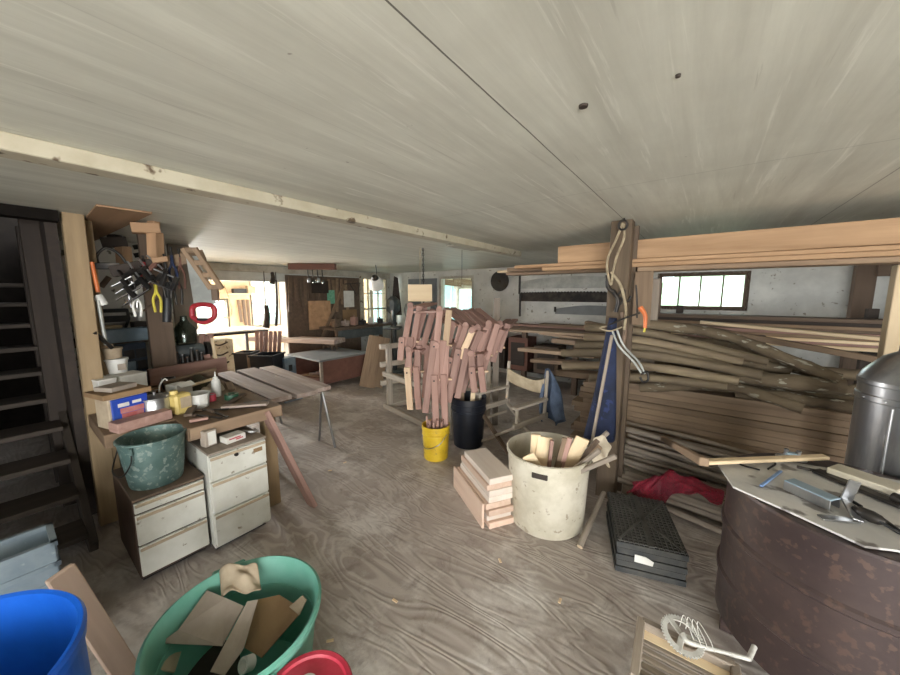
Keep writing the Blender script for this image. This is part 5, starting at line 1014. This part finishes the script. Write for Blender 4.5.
for i, (a, b, w_, lb) in enumerate((((367, 388), (377, 336), .3, 'wide tan board leaning on the window bench'), ((378, 388), (386, 338), .16, 'narrower tan board leaning right of the wide one'))):
    A_ = DD(a[0], a[1], 1.0) - Vector((0, 0, 1.75)); A_ = Vector((0, 0, 1.75)) + A_ * (1.75 / -A_.z); B_ = DD(b[0], b[1], math.hypot(A_.x, A_.y) + .25); o = bar('leaning_board', A_ + Vector((0, 0, .012)), B_, w_, .03, 'tan', up=(.6, -.8, 0)); tag(o, lb, 'board', 'boards leaning by the window bench')
for k in range(3):
    o = bar('floor_board', (-5.6 + .1 * k, 4.75 + .13 * k, .014), (-4.2 + .1 * k, 4.6 + .13 * k, .014), .12, .026, 'tan'); tag(o, 'tan board lying flat on the floor behind the rack, %s from the front' % ORD[k], 'board', 'boards flat on the floor')
# left panelled wall: hanging patterns
GH = 'wooden patterns hung on the panelled wall'
for k in range(12):
    y = 3.75 + .115 * k + (.12 if k > 6 else 0); h = (.75, .5, .62, .8, .45, .7, .9, .72, .66, .8, .6, .75)[k]
    bm = bmesh.new(); a_box(bm, (0, 0, -h / 2), (.024, .07, h), None, .005); bmesh.ops.translate(bm, vec=(0, 0, 0), verts=bm.verts)
    o = fin('wooden_pattern', bm, 'brown' if k < 7 else 'tan', None, Matrix.Translation((-7.045 + .0 * k, y, 2.12 - .02 * (k % 3))) @ Euler((.05 * (k % 3 - 1), 0, 0)).to_matrix().to_4x4()); tag(o, '%s wooden pattern from the left hung on the brown panelled wall' % ORD[k], 'pattern', GH)
o = box('green_notice', (-7.03, 4.708, 1.681), (.01, .2, .32), 'greenp'); tag(o, 'small green printed sheet on the panelled wall', 'notice')
o = box('white_notice', (-7.03, 5.211, 1.628), (.01, .3, .4), 'paper'); tag(o, 'pale paper sheet on the panelled wall left of the window', 'notice')
o = box('brown_notice', (-7.03, 5.219, 1.157), (.012, .42, .42), 'card2'); tag(o, 'brown card panel below the pale paper sheet', 'card')
o = box('pattern_board', (-7.02, 4.394, 1.273), (.03, .55, .65), 'ply'); tag(o, 'brown plywood board with rounded outline low on the panelled wall', 'board')
o = box('pattern_board', (-7.02, 4.428, 1.909), (.03, .42, .28), 'dark'); tag(o, 'dark louvred board above the plywood one on the panelled wall', 'board')
o = bar('slanted_strip', (-6.85, 4.309, 0.764), (-6.97, 5.038, 1.966), .07, .03, 'tan', up=(1, 0, 0)); tag(o, 'tan strip leaning slantwise on the panelled wall', 'strip')
o = tube('iron_bracket', [(-7, 5.089, 1.991), (-7, 5.539, 2.027), (-7, 5.432, 1.701), (-7, 5.235, 1.995)], .012, 'darksteel', sm=False); tag(o, 'black angled iron bracket left of the left window', 'bracket')
r = root('ceiling_rack', (-5.95, 3.62, 2.26), 'brown board fixed to the ceiling with jars and hooks hanging', 'rack', None, .68); box('board', (0, 0, 0), (.85, .16, .11), 'redply', r)
for k in range(4): tube('hook', [(-.1 + .09 * k, 0, -.05), (-.1 + .09 * k, .02, -.16), (-.08 + .09 * k, .0, -.2)], .01, 'darksteel', r); lathe('jar', [(0, 0), (.025, 0), (.03, .02), (.03, .06), (.02, .08), (0, .085)], 'bottle' if k % 2 else 'steel', r, (-.08 + .09 * k, 0, -.29 - .03 * (k % 2)), 16)
# ------------------------------------------------------------------ far room
r = root('far_table', (-8.1, 2.65, 0), 'white topped table in the bright far room', 'table'); box('top', (0, 0, .98), (.95, 1.7, .05), 'whitep', r); box('edge', (.48, 0, .95), (.02, 1.7, .05), 'darksteel', r)
for x in (-.4, .4):
    for y in (-.75, .75): bar('leg', (x, y, 0), (x, y, .95), .06, .06, 'darksteel', r, up=(1, 0, 0))
r = root('drawer_chest', (-7.85, 2.55, 0), 'cream chest with dark curved drawer pulls under the far table', 'chest'); box('body', (0, 0, .42), (.4, .5, .84), 'cream', r)
for k in range(4): d_ = box('drawer', (.205, 0, .14 + .2 * k), (.015, .46, .18), 'cream', r); tube('pull', [(.02, -.14, .05), (.02, 0, .0), (.02, .14, .05)], .014, 'dark', d_)
r = root('rope_loop', (-9.97, 3.55, 1.98), 'loop of pale cord hung on the far room wall', 'cord'); tube('loop', [(0, -.05, 0), (0, -.16, -.4), (0, -.12, -.75), (0, .0, -.85), (0, .12, -.75), (0, .1, -.4), (0, 0, 0)], .012, 'rope', r)
r = root('far_shelf', (-9.85, 3.95, 1.75), 'small shelf on the far room wall with dark case', 'shelf'); box('board', (0, 0, 0), (.25, .65, .03), 'pine', r)
o = box('black_case', (-9.85, 3.85, 1.83), (.18, .3, .12), 'black'); tag(o, 'black case on the far room shelf', 'case')
o = box('pale_case', (-9.85, 4.13, 1.87), (.18, .2, .2), 'kraft'); tag(o, 'tan carton on the far room shelf', 'carton')
for k in range(3): o = bar('hung_tool', (-9.96, 3.85 + .12 * k, 1.6), (-9.94, 3.88 + .1 * k, 1.0 - .1 * k), .06, .03, 'brown', up=(1, 0, 0)); tag(o, 'brown tool hung under the far room shelf, %s from the left' % ORD[k], 'tool', 'tools under the far room shelf')
def DX(x, y):
    v = DD(x, y, 1.) - Vector((0, 0, 1.75)); return Vector((0, 0, 1.75)) + v * (-7.045 / v.x)
GA = 'dark things hung at the edge of the far room opening'
for k, (x, y0, y1, rr, lb) in enumerate(((266, 305, 328, .07, 'dark bulky bag hung at the opening edge'), (276, 280, 326, .03, 'dark pole hung at the opening edge'), (272, 272, 284, .05, 'small dark bundle high at the opening edge'))):
    o = tube('hung_item', [DX(x, y0), DX(x + 1, (y0 + y1) / 2), DX(x, y1)], [rr * .6, rr], 'dark'); tag(o, lb, 'hanging thing'); q_ = DX(x, y0); h_ = tube('cord', [q_, (q_.x, q_.y, 2.2)], .008, 'dark', sm=False); h_.parent = o
# ------------------------------------------------------------------ bottom left: barrel, tote, green tub, red lid
r = root('blue_barrel', (-1.375, -.24, 0), 'open blue plastic barrel in the lower left corner', 'barrel')
lathe('body', [(0, .01), (.27, .01), (.285, .03), (.295, .3), (.305, .31), (.305, .34), (.295, .35), (.292, .8), (.3, .81), (.303, .84), (.296, .85), (.285, .845), (.278, .35), (.27, .03), (0, .02)], 'barrel', r, seg=64)
FR_, BR_ = Vector((-2.295, 0.04, 0.62)), Vector((-2.49, 0.037, 0.62)); wd = FR_ - BR_; W_ = wd.length; wd.normalize(); ld = Vector((wd.y, -wd.x, 0)); L_ = .6
ctr = (FR_ + BR_) / 2 + ld * (L_ / 2); rz_ = math.atan2(wd.y, wd.x)
r = root('grey_tote', (ctr.x, ctr.y, 0), 'long blue grey ribbed plastic tote behind the blue barrel', 'tote', None, rz_)
ta = root('storage_crate', (ctr.x, ctr.y, 0), 'grey lower box under the long blue grey tote', 'box', None, rz_); box('body', (0, 0, .17), (W_, L_ - .03, .34), 'machine', ta); box('rim', (0, 0, .355), (W_ + .02, L_ - .01, .03), 'machine', ta)
bm = bmesh.new(); z0 = .372
for a_ in (-1, 1):
    a_box(bm, (a_ * W_ / 2, 0, z0 + .125), (.012, L_, .25)); a_box(bm, (0, a_ * L_ / 2, z0 + .125), (W_, .012, .25))
a_box(bm, (0, 0, z0 + .007), (W_, L_, .014)); fin('body', bm, 'tote', r)
bm = bmesh.new()
for a_ in (-1, 1):
    for z_, t_ in ((.248, .022), (.15, .024), (.06, .02)): a_box(bm, (a_ * W_ / 2, 0, z0 + z_), (t_, L_ + t_, .022)); a_box(bm, (0, a_ * L_ / 2, z0 + z_), (W_ + t_, t_, .022))
fin('ribbed_rim', bm, 'tote', r)
o = bar('plank_offcut', (-1.974, 0.181, 0.02), (-2.027, 0.038, 0.62), .085, .03, 'block', up=(.8, .2, .4)); tag(o, 'pinkish plank leaning against the blue grey tote', 'plank')
r = root('green_tub', (-1.45, .47, 0), 'round teal green plastic tub holding cardboard scraps', 'tub')
lathe('body', [(0, 0), (.24, 0), (.252, .012), (.3, .40), (.318, .405), (.32, .425), (.308, .432), (.296, .42), (.285, .30), (.281, .30), (.245, .02), (0, .014)], 'green', r, seg=64)
for a_ in (2.9, -.24): bm = bmesh.new(); a_box(bm, (.335 * math.cos(a_), .335 * math.sin(a_), .40), (.04, .14, .03), Euler((0, 0, a_)).to_matrix(), .008); fin('handle', bm, 'green', r)
GK = 'cardboard scraps in the green tub'
for pts, mt, lb in (
    ([(-1.667, 0.253, 0.34), (-1.651, 0.31, 0.36), (-1.727, 0.44, 0.4), (-1.635, 0.483, 0.38), (-1.549, 0.522, 0.36), (-1.503, 0.414, 0.29)], 'card', 'fan shaped grey card in the green tub'),
    ([(-1.419, 0.345, 0.3), (-1.388, 0.38, 0.27), (-1.405, 0.457, 0.3), (-1.519, 0.57, 0.37), (-1.537, 0.532, 0.38)], 'card', 'long narrow grey card strip across the green tub'),
    ([(-1.485, 0.491, 0.22), (-1.383, 0.516, 0.22), (-1.358, 0.677, 0.31), (-1.406, 0.684, 0.32), (-1.507, 0.661, 0.33), (-1.585, 0.595, 0.31)], 'card2', 'brown card with rounded corners in the green tub'),
    ([(-1.413, 0.66, 0.33), (-1.354, 0.674, 0.31), (-1.341, 0.704, 0.37), (-1.369, 0.701, 0.38)], 'kraft', 'small brown card edge at the right of the green tub'),
    ([(-1.595, 0.211, 0.32), (-1.701, 0.253, 0.33), (-1.713, 0.341, 0.24), (-1.612, 0.278, 0.22)], 'kraft', 'brown paper piece at the left of the green tub'),
    ([(-1.715, 0.279, 0.12), (-1.846, 0.349, 0.14), (-1.64, 0.525, 0.12), (-1.492, 0.465, 0.1)], 'dark', 'dark felt sheet at the bottom of the green tub')):
    o = poly3('card_scrap', pts, .006, mt); tag(o, lb, 'card', GK)
o = lathe('paint_roll', [(.02, -.02), (.028, -.02), (.028, .02), (.02, .02), (.02, -.02)], 'whitep', None, (-1.381, 0.459, 0.25), 24, (1.0, .2, 0)); tag(o, 'small white ring in the green tub', 'ring')
g = []
c0, c1 = Vector((-1.662, 0.475, 0.36)), Vector((-1.537, 0.595, 0.36))
for i in range(9):
    row = []
    for j in range(9):
        u, v = i / 8, j / 8; p = c0.lerp(c1, u) + Vector((-.10, .03, .07)) * v + Vector((0, 0, .02 * math.sin(u * 8) * math.cos(v * 7) + .012 * random.random() + .03 * math.sin(math.pi * u))); row.append(p)
    g.append(row)
o = sheet('crumpled_paper', g, .004, 'kraft', None, 2); tag(o, 'crumpled kraft paper sheet at the back of the green tub', 'paper', GK)
r = bucket('red_lid_bucket', (-1.0, .50, 0), .125, .140, .36, 'whitep', 'bucket closed with a red plastic lid at the bottom edge')
lathe('lid', [(.154, .335), (.158, .34), (.158, .362), (.152, .368), (.138, .366), (.132, .358), (.02, .358), (0, .358)], 'redlid', r, seg=48)
lathe('spout_cap', [(.0, .374), (.024, .374), (.028, .371), (.036, .37), (.038, .358)], 'whitep', r, (-.03, .02, 0), 28)
for k in range(14): a_ = k * 2 * math.pi / 14; box('lid_tab', (.152 * math.cos(a_), .152 * math.sin(a_), .35), (.012, .02, .02), 'redlid', r, (0, 0, a_))
box('lid_mark', (.05, .03, .361), (.07, .03, .005), 'redlid', r, (0, 0, .9))
# a few chips of wood on the floor
for k, (x, y) in enumerate(((640, 568), (330, 470), (345, 462), (500, 560), (395, 600), (330, 640), (560, 600), (270, 560))):
    v = DD(x, y, 1.) - Vector((0, 0, 1.75)); p = v * (1.74 / -v.z); o = box('wood_chip', (p.x, p.y, .006), (.035, .014, .006), 'pine', None, (0, 0, k * .8), .001); tag(o, 'pale wood chip lying on the plywood floor', 'wood chip', 'wood chips on the floor')
